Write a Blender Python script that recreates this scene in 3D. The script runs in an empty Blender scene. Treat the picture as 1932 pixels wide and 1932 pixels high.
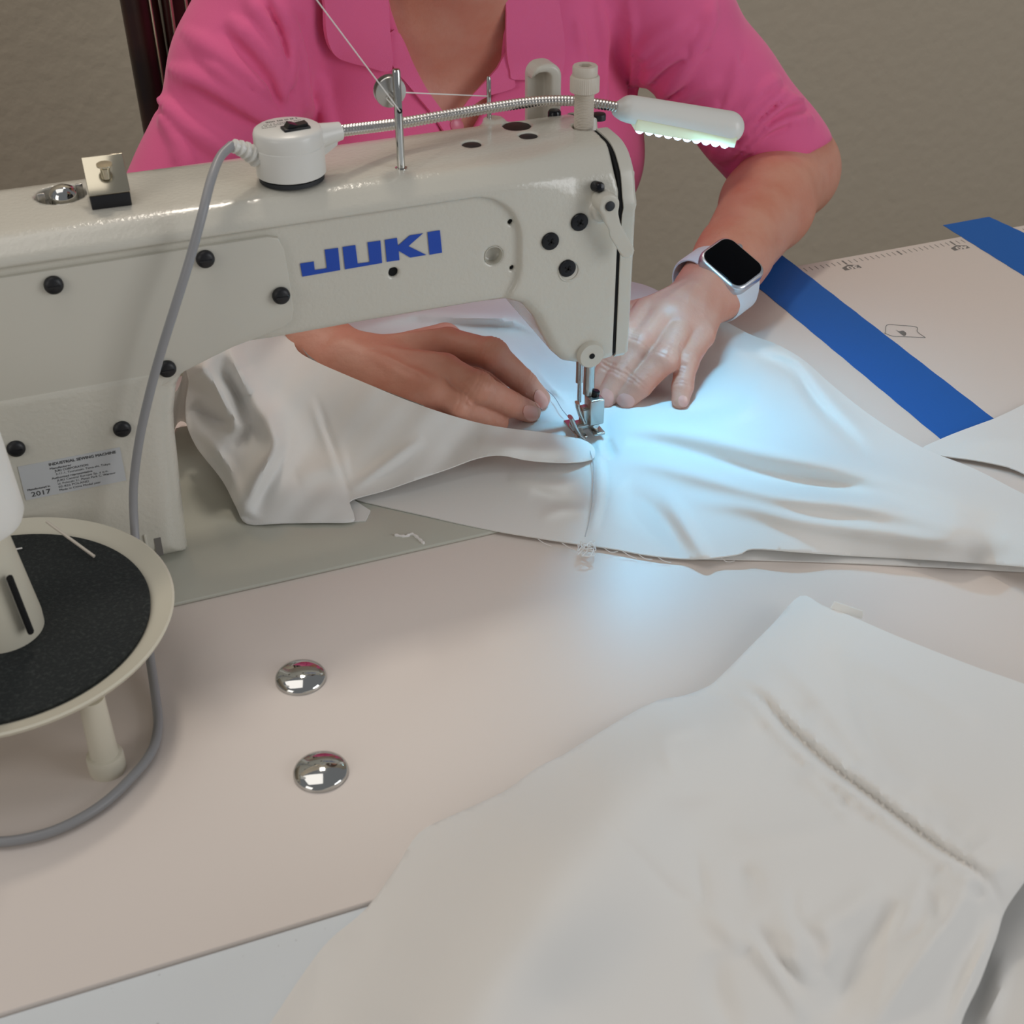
import bpy, bmesh, math, random
import numpy as np
from mathutils import Vector, Matrix
from mathutils.geometry import delaunay_2d_cdt
random.seed(3); np.random.seed(3)
SC = bpy.context.scene
COL = SC.collection
# ------------------------------------------------------------------ camera
F = 2600.0; YAW, PITCH, ROLL, CH = 0.36706, 0.60640, -0.00421, 0.46
_cy, _sy = math.cos(YAW), math.sin(YAW); _cp, _sp = math.cos(PITCH), math.sin(PITCH)
FW = np.array([_sy*_cp, _cy*_cp, -_sp]); RT = np.cross(FW, [0, 0, 1.]); RT /= np.linalg.norm(RT); UP = np.cross(RT, FW)
_cr, _sr = math.cos(ROLL), math.sin(ROLL); RT, UP = _cr*RT+_sr*UP, -_sr*RT+_cr*UP
def ray(x, y): return FW*F+RT*(x-966)+UP*(966-y)
_r0 = ray(1108, 818); CAM = -_r0*(CH/-_r0[2])
def P(x, y, z=None, Y=None, X=None):
    """world point where the sight line of a photo pixel meets a real plane"""
    r = ray(x, y)
    t = (z-CAM[2])/r[2] if z is not None else ((Y-CAM[1])/r[1] if Y is not None else (X-CAM[0])/r[0])
    return CAM+r*t
cd = bpy.data.cameras.new('camera'); cam = bpy.data.objects.new('camera', cd); COL.objects.link(cam)
cam.matrix_world = Matrix([list(RT)+[CAM[0]], list(UP)+[CAM[1]], list(-FW)+[CAM[2]], [0, 0, 0, 1]]).transposed().transposed()
M4 = Matrix.Identity(4)
for i in range(3):
    M4[i][0] = RT[i]; M4[i][1] = UP[i]; M4[i][2] = -FW[i]; M4[i][3] = CAM[i]
cam.matrix_world = M4
cd.sensor_width = 36; cd.sensor_fit = 'HORIZONTAL'; cd.lens = F*36/1932; cd.clip_start = 0.02
cd.dof.use_dof = True; cd.dof.focus_distance = 0.87; cd.dof.aperture_fstop = 20
SC.camera = cam
# ------------------------------------------------------------------ light
W = bpy.data.worlds.new('room_light'); SC.world = W; W.use_nodes = True
bg = W.node_tree.nodes['Background']; bg.inputs[0].default_value = (0.93, 0.96, 1.0, 1); bg.inputs[1].default_value = 0.25
def area(name, loc, target, size, power, color, sy=None, spread=180):
    l = bpy.data.lights.new(name, 'AREA'); l.energy = power; l.color = color; l.size = size
    l.shape = 'RECTANGLE'; l.size_y = sy or size; l.spread = math.radians(spread)
    o = bpy.data.objects.new(name, l); COL.objects.link(o); o.location = loc
    d = Vector(target)-Vector(loc); o.rotation_euler = d.to_track_quat('-Z', 'Y').to_euler()
    return o
area('window_daylight', (1.75, -1.75, .80), (0.0, 0.0, 0.05), 1.2, 25, (0.96, 0.98, 1.0), 1.5)
area('overhead_daylight', (-0.8, 0.15, 2.1), (-0.1, 0.0, 0.0), 1.5, 12, (1.0, 0.95, 0.90), 1.5)
area('ceiling_lamp_light', (0.02, 0.78, 1.55), (-0.1, -0.05, 0.0), 0.16, 6.5, (1.0, 0.90, 0.78))
area('left_fill_light', (-2.2, -1.2, 1.0), (0.0, 0.3, 0.1), 1.0, 10, (1.0, 0.95, 0.88), 1.2)  # added fill, no real window; brightens the left wall and sleeve
SC.view_settings.view_transform = 'Standard'; SC.view_settings.look = 'None'
SC.view_settings.exposure = -0.35; SC.view_settings.gamma = 1.0; SC.view_settings.use_curve_mapping = False
# ------------------------------------------------------------------ materials
def s2l(c): return tuple((v/12.92 if v <= .04045 else ((v+.055)/1.055)**2.4) for v in c)
def mat(name, rgb, rough=.5, metal=0., bump=0., bscale=200., bdist=.001, spec=.5, noise=None, sheen=0., sss=0., coat=0., trans=0., lin=False):
    m = bpy.data.materials.new(name); m.use_nodes = True; nt = m.node_tree; b = nt.nodes['Principled BSDF']
    col = rgb if lin else s2l([v/255 for v in rgb])
    b.inputs['Base Color'].default_value = (*col, 1); b.inputs['Roughness'].default_value = rough
    b.inputs['Metallic'].default_value = metal; b.inputs['Specular IOR Level'].default_value = spec
    if sheen: b.inputs['Sheen Weight'].default_value = sheen; b.inputs['Sheen Roughness'].default_value = .4
    if coat: b.inputs['Coat Weight'].default_value = coat; b.inputs['Coat Roughness'].default_value = .12
    if sss:
        b.inputs['Subsurface Weight'].default_value = sss; b.inputs['Subsurface Radius'].default_value = (.008, .003, .0015); b.inputs['Subsurface Scale'].default_value = 1.0
    tc = nt.nodes.new('ShaderNodeTexCoord')
    if noise:   # (scale, rgb2, lo, hi)
        n = nt.nodes.new('ShaderNodeTexNoise'); n.inputs['Scale'].default_value = noise[0]; n.inputs['Detail'].default_value = 6
        r = nt.nodes.new('ShaderNodeMapRange'); r.inputs[1].default_value = noise[2]; r.inputs[2].default_value = noise[3]
        mx = nt.nodes.new('ShaderNodeMix'); mx.data_type = 'RGBA'; mx.inputs[6].default_value = (*col, 1); mx.inputs[7].default_value = (*s2l([v/255 for v in noise[1]]), 1)
        nt.links.new(tc.outputs['Object'], n.inputs['Vector']); nt.links.new(n.outputs['Fac'], r.inputs[0]); nt.links.new(r.outputs[0], mx.inputs[0]); nt.links.new(mx.outputs[2], b.inputs['Base Color'])
    if bump:
        n = nt.nodes.new('ShaderNodeTexNoise'); n.inputs['Scale'].default_value = bscale; n.inputs['Detail'].default_value = 3
        bp = nt.nodes.new('ShaderNodeBump'); bp.inputs['Strength'].default_value = bump; bp.inputs['Distance'].default_value = bdist
        nt.links.new(tc.outputs['Object'], n.inputs['Vector']); nt.links.new(n.outputs['Fac'], bp.inputs['Height']); nt.links.new(bp.outputs[0], b.inputs['Normal'])
    if trans:
        t = nt.nodes.new('ShaderNodeBsdfTranslucent'); t.inputs[0].default_value = (*col, 1)
        mxs = nt.nodes.new('ShaderNodeMixShader'); mxs.inputs[0].default_value = trans
        out = nt.nodes['Material Output']; nt.links.new(b.outputs[0], mxs.inputs[1]); nt.links.new(t.outputs[0], mxs.inputs[2]); nt.links.new(mxs.outputs[0], out.inputs[0])
    return m
def emis(name, rgb, s):
    m = bpy.data.materials.new(name); m.use_nodes = True; b = m.node_tree.nodes['Principled BSDF']
    b.inputs['Base Color'].default_value = (.8, .8, .8, 1); b.inputs['Emission Color'].default_value = (*rgb, 1); b.inputs['Emission Strength'].default_value = s
    return m
m_wall = mat('wall_paint', (200, 187, 166), .8, bump=.35, bscale=55, bdist=.004)
m_floor = mat('floor_carpet', (120, 104, 86), .95, bump=.5, bscale=300)
m_table = mat('white_laminate', (226, 215, 207), .42, bump=.03, bscale=500)
m_under = mat('table_core', (150, 128, 100), .7)
m_side = mat('cool_grey_laminate', (222, 228, 232), .5, noise=(260, (150, 152, 152), .70, .78))
m_cast = mat('cream_hammertone_enamel', (208, 204, 192), .22, bump=.35, bscale=430, bdist=.0008, coat=.5)
m_cast2 = mat('cream_smooth_enamel', (206, 202, 190), .3, bump=.05, bscale=700, bdist=.0004)
m_bed = mat('bed_enamel', (190, 190, 178), .2, bump=.08, bscale=420, bdist=.0005, coat=.4)
m_plastic = mat('white_plastic', (226, 224, 218), .3)
m_beigepl = mat('beige_plastic', (208, 198, 184), .45)
m_black = mat('black_rubber', (22, 22, 26), .45)
m_blackgl = mat('black_oxide_steel', (16, 18, 24), .25, metal=.3)
m_dark = mat('dark_void', (8, 8, 9), .9)
m_gasket = mat('dark_gasket', (40, 42, 46), .6)
m_chrome = mat('chrome', (205, 205, 202), .06, metal=1.)
m_steel = mat('brushed_steel', (190, 188, 184), .25, metal=1.)
m_spring = mat('gooseneck_steel', (225, 222, 218), .2, metal=1.)
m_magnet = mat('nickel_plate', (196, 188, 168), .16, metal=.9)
m_grey = mat('grey_cord_pvc', (150, 150, 152), .4)
m_blue = mat('logo_blue', (20, 72, 178), .45)
m_tape = mat('painters_tape_blue', (8, 94, 178), .6, bump=.25, bscale=900, bdist=.0004)
m_print = mat('grey_print', (118, 114, 110), .7)
m_label = mat('silver_label_film', (196, 198, 200), .35)
m_ink = mat('label_ink', (60, 60, 62), .6)
m_foam = mat('black_foam', (34, 38, 38), .95, bump=.8, bscale=900, bdist=.001, noise=(500, (58, 62, 60), .5, .75))
m_cream = mat('ivory_plastic', (214, 208, 190), .4)
m_white = mat('white_cone_plastic', (240, 238, 232), .45)
m_skin = mat('skin', (210, 152, 130), .45, sss=.12, bump=.5, bscale=300, bdist=.0006, noise=(30, (200, 126, 102), .40, .80), spec=.4)
m_seam = mat('seam_grey', (184, 186, 188), .7)
m_nail = mat('fingernail', (228, 164, 148), .22, sss=.1)
m_niltip = mat('nail_tip', (244, 224, 214), .25)
m_shirt = mat('pink_pique_cotton', (232, 100, 150), .85, bump=.25, bscale=1500, bdist=.0004, sheen=.25)
m_collar = mat('pink_rib_cotton', (232, 104, 152), .85, bump=.3, bscale=1300, bdist=.0005, sheen=.25)
m_button = mat('pink_button', (214, 120, 140), .3)
m_trouser = mat('grey_denim', (70, 74, 86), .9)
m_hair = mat('brown_hair', (92, 66, 48), .6, bump=.6, bscale=120, bdist=.003)
m_eye = mat('eye_white', (232, 230, 226), .2); m_iris = mat('brown_iris', (70, 46, 30), .2); m_lip = mat('lips', (178, 92, 88), .4)
m_cloth = mat('white_cotton', (242, 240, 236), .85, bump=.12, bscale=1600, bdist=.0003, sheen=.1, trans=.12)
m_cloth2 = mat('white_cotton_garment', (240, 237, 232), .85, bump=.12, bscale=1600, bdist=.0003, sheen=.1, trans=.08)
m_thread = mat('white_thread', (236, 232, 228), .6)
m_wood = mat('dark_mahogany', (52, 22, 18), .3, noise=(18, (30, 12, 10), .4, .6))
m_leather = mat('brown_leather', (74, 46, 30), .5, bump=.3, bscale=220, bdist=.001)
m_brass = mat('aged_brass', (88, 60, 48), .35, metal=.7)
m_band = mat('watch_band_white', (214, 220, 228), .45)
m_alu = mat('silver_aluminium', (206, 206, 210), .28, metal=.85)
m_glass = mat('black_watch_glass', (2, 2, 4), .08, spec=.12)
m_led = emis('led_emitter', (.55, .72, 1.0), 5)
m_diff = mat('lamp_diffuser', (236, 234, 204), .35, trans=.25)
# ------------------------------------------------------------------ object helpers
ROOTLOC = {}
def thing(name, label, cat, loc=(0, 0, 0), group=None):
    o = bpy.data.objects.new(name, None); COL.objects.link(o); o.location = loc; o.empty_display_size = .02
    o['label'] = label; o['category'] = cat
    if group: o['group'] = group
    ROOTLOC[o] = np.array(loc, float); return o
def tag(o, label, cat, group=None):
    o['label'] = label; o['category'] = cat
    if group: o['group'] = group
    return o
def mk(name, V, Fc, m, parent=None, smooth=True, label=None, fm=None, origin=None, sharp=None):
    V = np.asarray(V, float).reshape(-1, 3)
    base = ROOTLOC[parent] if parent is not None else np.array(origin if origin is not None else (0, 0, 0), float)
    me = bpy.data.meshes.new(name); me.from_pydata((V-base).tolist(), [], [list(map(int, f)) for f in Fc] if not isinstance(Fc, np.ndarray) else Fc.tolist())
    for x in (m if isinstance(m, (list, tuple)) else [m]): me.materials.append(x)
    if fm is not None: me.polygons.foreach_set('material_index', np.asarray(fm, dtype=np.int32))
    if smooth: me.polygons.foreach_set('use_smooth', np.ones(len(me.polygons), dtype=bool))
    me.update()
    o = bpy.data.objects.new(name, me); COL.objects.link(o)
    if parent is not None: o.parent = parent
    else: o.location = base
    ROOTLOC[o] = base
    if label: o['label'] = label
    if smooth and sharp:
        me.set_sharp_from_angle(angle=math.radians(sharp))
    return o
class G:
    """geometry gatherer: verts, faces, material indices"""
    def __init__(s): s.v = []; s.f = []; s.m = []
    def add(s, V, Fc, mi=0):
        n = len(s.v); s.v += [tuple(p) for p in V]; s.f += [tuple(i+n for i in f) for f in Fc]; s.m += [mi]*len(Fc); return s
    def box(s, lo, hi, mi=0, M=None, bev=0.):
        bm = bmesh.new(); bmesh.ops.create_cube(bm, size=1)
        for v in bm.verts: v.co = Vector([lo[i]+(v.co[i]+.5)*(hi[i]-lo[i]) for i in range(3)])
        if bev: bmesh.ops.bevel(bm, geom=bm.edges[:], offset=bev, segments=3, affect='EDGES', profile=.5)
        return s.bm(bm, mi, M)
    def bm(s, bm, mi=0, M=None):
        bm.verts.index_update(); V = [(M @ v.co if M else v.co.copy()) for v in bm.verts]; Fc = [[v.index for v in f.verts] for f in bm.faces]; bm.free()
        return s.add(V, Fc, mi)
    def lathe(s, prof, c, ax=(0, 0, 1), n=40, mi=0, fn=None):
        ax = np.array(ax, float); ax /= np.linalg.norm(ax); t = np.array([1, 0, 0]) if abs(ax[0]) < .8 else np.array([0, 1, 0])
        u = np.cross(ax, t); u /= np.linalg.norm(u); w = np.cross(ax, u); c = np.array(c, float); V = []; Fc = []
        for (r, z) in prof:
            for k in range(n):
                a = 2*math.pi*k/n; rr = r*(fn(a, r, z) if fn else 1); V.append(c+ax*z+u*rr*math.cos(a)+w*rr*math.sin(a))
        for i in range(len(prof)-1):
            for k in range(n):
                k2 = (k+1) % n; Fc.append((i*n+k, i*n+k2, (i+1)*n+k2, (i+1)*n+k))
        if prof[0][0] > 1e-9: Fc.append(tuple(range(n))[::-1])
        if prof[-1][0] > 1e-9: Fc.append(tuple((len(prof)-1)*n+k for k in range(n)))
        return s.add(V, Fc, mi)
    def tube(s, pts, r, n=12, mi=0, cr=8, rf=None, flat=1.):
        p = spline(pts, cr) if cr else np.array(pts, float)
        T = np.gradient(p, axis=0); T /= np.linalg.norm(T, axis=1)[:, None]+1e-12
        ref = np.array([0, 0, 1.]) if abs(T[0][2]) < .9 else np.array([1., 0, 0]); u = np.cross(T[0], ref); u /= np.linalg.norm(u); V = []; Fc = []
        for i in range(len(p)):
            u = u-T[i]*(u@T[i]); u /= np.linalg.norm(u); w = np.cross(T[i], u)
            q = r if np.isscalar(r) else np.interp(i/(len(p)-1), np.linspace(0, 1, len(r)), r)
            if rf: q *= rf(i)
            for k in range(n):
                a = 2*math.pi*k/n; V.append(p[i]+u*q*math.cos(a)+w*q*flat*math.sin(a))
        for i in range(len(p)-1):
            for k in range(n):
                k2 = (k+1) % n; Fc.append((i*n+k, i*n+k2, (i+1)*n+k2, (i+1)*n+k))
        Fc.append(tuple(range(n))[::-1]); Fc.append(tuple((len(p)-1)*n+k for k in range(n)))
        return s.add(V, Fc, mi)
    def prism(s, poly, o, u, w, d, mi=0):
        """polygon (a,b) in plane o+a*u+b*w extruded by vector d"""
        o, u, w, d = map(lambda q: np.array(q, float), (o, u, w, d)); n = len(poly)
        V = [o+a*u+b*w for a, b in poly]+[o+a*u+b*w+d for a, b in poly]
        Fc = [tuple(range(n)), tuple(range(2*n-1, n-1, -1))]+[((i+1) % n, i, i+n, (i+1) % n+n) for i in range(n)]
        return s.add(V, Fc, mi)
    def make(s, name, m, parent=None, smooth=True, sharp=40, **k): return mk(name, s.v, s.f, m, parent, smooth, fm=s.m, sharp=sharp, **k)
def spline(pts, sub=8):
    p = np.array(pts, float); q = np.vstack([2*p[0]-p[1], p, 2*p[-1]-p[-2]]); out = []
    for i in range(len(p)-1):
        a, b, c, d = q[i:i+4]
        for k in range(sub):
            t = k/sub; out.append(.5*((2*b)+(c-a)*t+(2*a-5*b+4*c-d)*t*t+(-a+3*b-3*c+d)*t**3))
    out.append(p[-1]); return np.array(out)
def rrect(x0, y0, x1, y1, r, n=6):
    o = []
    for cx, cy, a0 in ((x1-r, y1-r, 0), (x0+r, y1-r, 90), (x0+r, y0+r, 180), (x1-r, y0+r, 270)):
        for k in range(n+1): a = math.radians(a0+90*k/n); o.append((cx+r*math.cos(a), cy+r*math.sin(a)))
    return o
def text_mesh(name, body, size, M, m, parent, ext=.00012, bold=0., sx=1.):
    c = bpy.data.curves.new(name, 'FONT'); c.body = body; c.size = size; c.extrude = ext; c.offset = bold; c.resolution_u = 2
    t = bpy.data.objects.new('t', c); COL.objects.link(t); bpy.context.view_layer.update()
    me = bpy.data.meshes.new_from_object(t.evaluated_get(bpy.context.evaluated_depsgraph_get())); bpy.data.objects.remove(t)
    V = [M @ Vector((v.co.x*sx, v.co.y, v.co.z)) for v in me.vertices]; Fc = [list(p.vertices) for p in me.polygons]
    return (V, Fc)
# ------------------------------------------------------------------ signed distance modelling
def smin(a, b, k): h = np.clip(.5+.5*(b-a)/k, 0, 1); return b*(1-h)+a*h-k*h*(1-h)
def smax(a, b, k): return -smin(-a, -b, k)
def capd(p, a, b, ra, rb):
    pa = p-a; ba = b-a; h = np.clip(pa@ba/(ba@ba+1e-12), 0, 1)
    return np.linalg.norm(pa-h[:, None]*ba, axis=1)-(ra+(rb-ra)*h)
class Body:
    def __init__(s): s.pr = []
    def cap(s, a, b, ra, rb, k=.01): s.pr.append((np.array(a, float), np.array(b, float), ra, rb, k)); return s
    def chain(s, pts, rs, k=.004):
        for i in range(len(pts)-1): s.cap(pts[i], pts[i+1], rs[i], rs[i+1], k)
        return s
    def __call__(s, p):
        c = p.mean(0); R = np.linalg.norm(p-c, axis=1).max() if len(p) else 0
        d = np.full(len(p), .08)
        for a, b, ra, rb, k in s.pr:
            if capd(c[None], a, b, ra, rb)[0] > R+.035 and len(p) < 20000: continue
            d = smin(d, capd(p, a, b, ra, rb), k)
        return d
def snet(f, lo, hi, h, B=16):
    """sparse surface nets of f over a box"""
    lo = np.array(lo, float); n = np.ceil((np.array(hi)-lo)/h/B).astype(int); ids = []; pos = []; quads = []
    NB = int(n.max()*B+2); key = lambda c: (c[:, 0].astype(np.int64)*NB+c[:, 1])*NB+c[:, 2]
    cen = np.stack(np.meshgrid(*[np.arange(q) for q in n], indexing='ij'), -1).reshape(-1, 3)
    cw = lo+(cen+.5)*B*h; fd = np.array([f(cw[i:i+1])[0] for i in range(len(cw))]); half = B*h*.5*1.7321*1.35+h*2
    g = np.stack(np.meshgrid(*[np.arange(B+1)]*3, indexing='ij'), -1).reshape(-1, 3)
    E = [((0,0,0),(1,0,0)),((0,1,0),(1,1,0)),((0,0,1),(1,0,1)),((0,1,1),(1,1,1)),((0,0,0),(0,1,0)),((1,0,0),(1,1,0)),((0,0,1),(0,1,1)),((1,0,1),(1,1,1)),((0,0,0),(0,0,1)),((1,0,0),(1,0,1)),((0,1,0),(0,1,1)),((1,1,0),(1,1,1))]
    for bi in np.where(np.abs(fd) < half)[0]:
        o = cen[bi]*B; D = f(lo+(o+g)*h).reshape(B+1, B+1, B+1); S = D < 0
        if S.all() or not S.any(): continue
        acc = np.zeros((B, B, B, 3)); cnt = np.zeros((B, B, B))
        for a, b in E:
            da = D[a[0]:a[0]+B, a[1]:a[1]+B, a[2]:a[2]+B]; db = D[b[0]:b[0]+B, b[1]:b[1]+B, b[2]:b[2]+B]; m = (da < 0) != (db < 0)
            t = np.where(m, da/np.where(m, da-db, 1), 0)[..., None]
            acc += m[..., None]*(np.array(a)+(np.array(b)-np.array(a))*t); cnt += m
        c = np.argwhere(cnt > 0)
        ids.append(key(c+o)); pos.append(lo+(c+o+acc[tuple(c.T)]/cnt[tuple(c.T)][:, None])*h)
        for ax in range(3):
            sl = [slice(0, B)]*3; s2 = list(sl); s2[ax] = slice(1, B+1)
            A = S[tuple(sl)]; Bb = S[tuple(s2)]; e = np.argwhere(A != Bb)
            if len(e) == 0: continue
            u, v = (ax+1) % 3, (ax+2) % 3; du = np.zeros(3, int); dv = np.zeros(3, int); du[u] = 1; dv[v] = 1; e0 = e+o
            q = np.stack([key(e0), key(e0-du), key(e0-du-dv), key(e0-dv)], 1); ok = (e0[:, u] > 0) & (e0[:, v] > 0)
            fl = A[tuple(e.T)]; q[~fl] = q[~fl][:, ::-1]; quads.append(q[ok])
    ids = np.concatenate(ids); pos = np.concatenate(pos); quads = np.concatenate(quads); od = np.argsort(ids); ids = ids[od]; pos = pos[od]
    ix = np.searchsorted(ids, quads); ix = np.clip(ix, 0, len(ids)-1); ok = (ids[ix] == quads).all(1)
    return pos, ix[ok]
def march(f, pts, t0=.3, t1=2.2):
    """first hit of photo pixels on a modelled surface"""
    D = np.array([ray(x, y) for x, y in pts]); D /= np.linalg.norm(D, axis=1)[:, None]; t = np.full(len(D), t0)
    for _ in range(160):
        d = f(CAM+D*t[:, None]); t = t+np.clip(d, -.02, .05)*.8
    return CAM+D*t[:, None], t < t1
def grad(f, p, e=.001):
    g = np.stack([f(p+np.eye(3)[i]*e)-f(p-np.eye(3)[i]*e) for i in range(3)], 1); return g/(np.linalg.norm(g, axis=1)[:, None]+1e-9)
def inpoly(x, y, poly):
    p = np.array(poly, float); r = np.zeros(len(x), bool); j = len(p)-1
    for i in range(len(p)):
        c = ((p[i, 1] > y) != (p[j, 1] > y)) & (x < (p[j, 0]-p[i, 0])*(y-p[i, 1])/(p[j, 1]-p[i, 1]+1e-12)+p[i, 0]); r ^= c; j = i
    return r
def dens(poly, step):
    out = []
    for i in range(len(poly)):
        a = np.array(poly[i], float); b = np.array(poly[(i+1) % len(poly)], float); n = max(1, int(np.linalg.norm(b-a)/step))
        for k in range(n): out.append(tuple(a+(b-a)*k/n))
    return out
def tri(poly, step):
    """triangulated fill of a 2D outline, with interior points"""
    out = dens(poly, step); n = len(out); P2 = np.array(out); x0, y0 = P2.min(0); x1, y1 = P2.max(0)
    gx, gy = np.meshgrid(np.arange(x0+step/2, x1, step), np.arange(y0+step/2, y1, step)); gx[::2] += step/2; gx = gx.ravel(); gy = gy.ravel()
    m = inpoly(gx, gy, out); gx = gx[m]; gy = gy[m]
    keep = np.ones(len(gx), bool)
    for q in out: keep &= (gx-q[0])**2+(gy-q[1])**2 > (step*.45)**2
    pts = [Vector(q) for q in out]+[Vector((a, b)) for a, b in zip(gx[keep], gy[keep])]
    r = delaunay_2d_cdt(pts, [(i, (i+1) % n) for i in range(n)], [list(range(n))], 1, 1e-4)
    V = np.array([[v.x, v.y] for v in r[0]]); Fc = [list(f) for f in r[2]]
    bnd = [i for i in range(len(V))]
    return V, Fc
def smooth_poly(poly, sub=5): 
    p = list(poly); q = spline([p[-1]]+p+[p[0], p[1]], sub); return [tuple(v) for v in q[sub:-sub-1+0]][:len(p)*sub]
def decal(name, f, poly, step, off, thick, m, parent, lift=None, label=None):
    V, Fc = tri(poly, step); H, ok = march(f, V); ok = ok & (np.abs(f(H)) < .0025); Fc = [t for t in Fc if all(ok[i] for i in t)]; used = sorted({i for t in Fc for i in t}); mp = {q: k for k, q in enumerate(used)}; Fc = [[mp[i] for i in t] for t in Fc]; V = V[used]; H = H[used]; N = grad(f, H); l = np.full(len(V), off)
    if lift is not None: l = l+lift(V)
    top = H+N*l[:, None]; bot = H+N*(l[:, None]-thick); n = len(V)
    ec = {}
    for t in Fc:
        for i in range(len(t)): e = (t[i], t[(i+1) % len(t)]); ec[e] = 1
    F2 = [tuple(t) for t in Fc]+[tuple(i+n for i in t[::-1]) for t in Fc]
    for (a, b) in ec:
        if (b, a) not in ec: F2.append((b, a, a+n, b+n))
    o = mk(name, np.vstack([top, bot]), F2, m, parent, True, label=label, sharp=50)
    fixn(o); return o
def fixn(o):
    bm = bmesh.new(); bm.from_mesh(o.data); bmesh.ops.recalc_face_normals(bm, faces=bm.faces[:]); bm.to_mesh(o.data); bm.free()
class RBF:
    def __init__(s, ctrl, scale=300., lam=1e-4):
        c = np.array(ctrl, float); s.c = c[:, :2]/scale; s.s = scale; d = np.linalg.norm(s.c[:, None]-s.c[None], axis=2); n = len(c)
        A = np.zeros((n+3, n+3)); A[:n, :n] = s.k(d)+lam*np.eye(n); A[:n, n] = 1; A[:n, n+1:] = s.c; A[n, :n] = 1; A[n+1:, :n] = s.c.T
        s.w = np.linalg.solve(A, np.r_[c[:, 2], 0, 0, 0])
    def k(s, d): return -(d**1.0)*1.0 if False else np.where(d > 1e-9, d**2*np.log(d+1e-12), 0)
    def __call__(s, q):
        q = np.array(q, float)/s.s; d = np.linalg.norm(q[:, None]-s.c[None], axis=2); n = len(s.c)
        return s.k(d)@s.w[:n]+s.w[n]+q@s.w[n+1:]
def creases(lines):
    """lines: list of (pixel polyline, amplitude, width) -> added height"""
    L = [(spline(p, 6), a, w) for p, a, w in lines]
    def g(V):
        z = np.zeros(len(V))
        for p, a, w in L:
            best = np.full(len(V), 1e9); tt = np.zeros(len(V))
            for i in range(len(p)-1):
                ba = p[i+1]-p[i]; h = np.clip(((V-p[i])@ba)/(ba@ba+1e-9), 0, 1); d = np.linalg.norm(V-p[i]-h[:, None]*ba, axis=1)
                u = d < best; best = np.where(u, d, best); tt = np.where(u, (i+h)/(len(p)-1), tt)
            z += a*np.exp(-(best/w)**2)*np.sin(np.pi*np.clip(tt, .0, 1))**.8
        return z
    return g
def sheet(g, outline, ctrl, lines, step, zmin=.0012, mi=0, thick=.0007, skirt=None, smooth=True, wob=0.):
    if smooth: outline = smooth_poly(outline, 4)
    V, Fc = tri(outline, step); z = RBF(ctrl)(V)
    if lines: z = z+creases(lines)(V)
    if wob: z = z+wob*(np.sin(V[:, 0]*.043+V[:, 1]*.021)+np.sin(V[:, 0]*.017-V[:, 1]*.037)+.6*np.sin(V[:, 0]*.09+V[:, 1]*.07))
    z = np.maximum(z, zmin); top = np.array([P(a, b, z=c) for (a, b), c in zip(V, z)]); n = len(V)
    bot = top-np.array([0, 0, thick]); F2 = [tuple(t) for t in Fc]+[tuple(i+n for i in t[::-1]) for t in Fc]
    ec = set()
    for t in Fc:
        for i in range(len(t)): ec.add((t[i], t[(i+1) % len(t)]))
    F2 += [(b, a, a+n, b+n) for (a, b) in ec if (b, a) not in ec]
    g.add(np.vstack([top, bot]), F2, mi)
def up_normals(o, z=True): fixn(o)
# ================================================================== setting
def struct(name, g, m, **k): o = g.make(name, m, None, sharp=30, **k); o['kind'] = 'structure'; return o
struct('wall_back', G().box((-2.6, 1.05, -.75), (2.6, 1.15, 1.9)), m_wall)
struct('floor', G().box((-2.6, -3.0, -.80), (2.6, 1.15, -.75)), m_floor)
# ------------------------------------------------------------------ sewing table
TB = thing('sewing_table', 'white laminate sewing machine table with blue tape strips and printed ruler', 'table', (0, -.07, -.75))
G().box((-.75, -.308, -.04), (.85, .171, 0), bev=.0008).make('tabletop', m_table, TB)
for sx in (-.6, .6):
    G().box((sx-.03, -.25, -.75), (sx+.03, -.19, -.04), bev=.002).make('leg', m_steel, TB)
    G().box((sx-.03, .06, -.75), (sx+.03, .12, -.04), bev=.002).make('leg', m_steel, TB)
    G().box((sx-.02, -.19, -.66), (sx+.02, .06, -.62), bev=.002).make('foot_rail', m_steel, TB)
# printed ruler on the far side of the tabletop
gR = G(); a0 = P(1590, 505, z=0); 
rx0, rx1, ry = .2735, .3735, a0[1]
def tick(g, x, L, w): g.box((x-w/2, ry-L/2, .00002), (x+w/2, ry+L/2, .00008))
TX = lambda cm: P(1590, 493, z=0)[0]+(P(1796, 458, z=0)[0]-P(1590, 493, z=0)[0])*(cm-30)/10
ry = P(1685, 479, z=0)[1]
for i in range(int((26.5)*2), 110):
    cm = i/2; big = (i % 10 == 0)
    tick(gR, TX(cm), .006 if not big else .0075, .0006 if not big else .0016)
for cm, s in ((30, '30'), (40, '40'), (50, '50')):
    x = TX(cm); y1 = ry-.0045; w, h = .0075, .0085
    poly = [(x-w, y1-h), (x+w, y1-h), (x+w, y1-.0035), (x, y1-.0), (x-w, y1-.0035)]
    gR.prism([(a, b) for a, b in poly], (0, 0, .00002), (1, 0, 0), (0, 1, 0), (0, 0, .00008))
gR.make('printed_ruler', m_print, TB, smooth=False, label='grey printed centimetre ruler on the table')
for cm, s in ((30, '30'), (40, '40'), (50, '50')):
    M = Matrix.Translation((TX(cm)+.0062, ry-.0075, .00014)) @ Matrix.Rotation(math.pi, 4, 'Z')
    gN = G().add(*text_mesh('n', s, .0085, M, None, None, .00004, .0002, 1.2)); gN.make('ruler_number', m_table, TB, smooth=False, label='pale ruler numeral %s printed upside down' % s)
gS = G()
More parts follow.
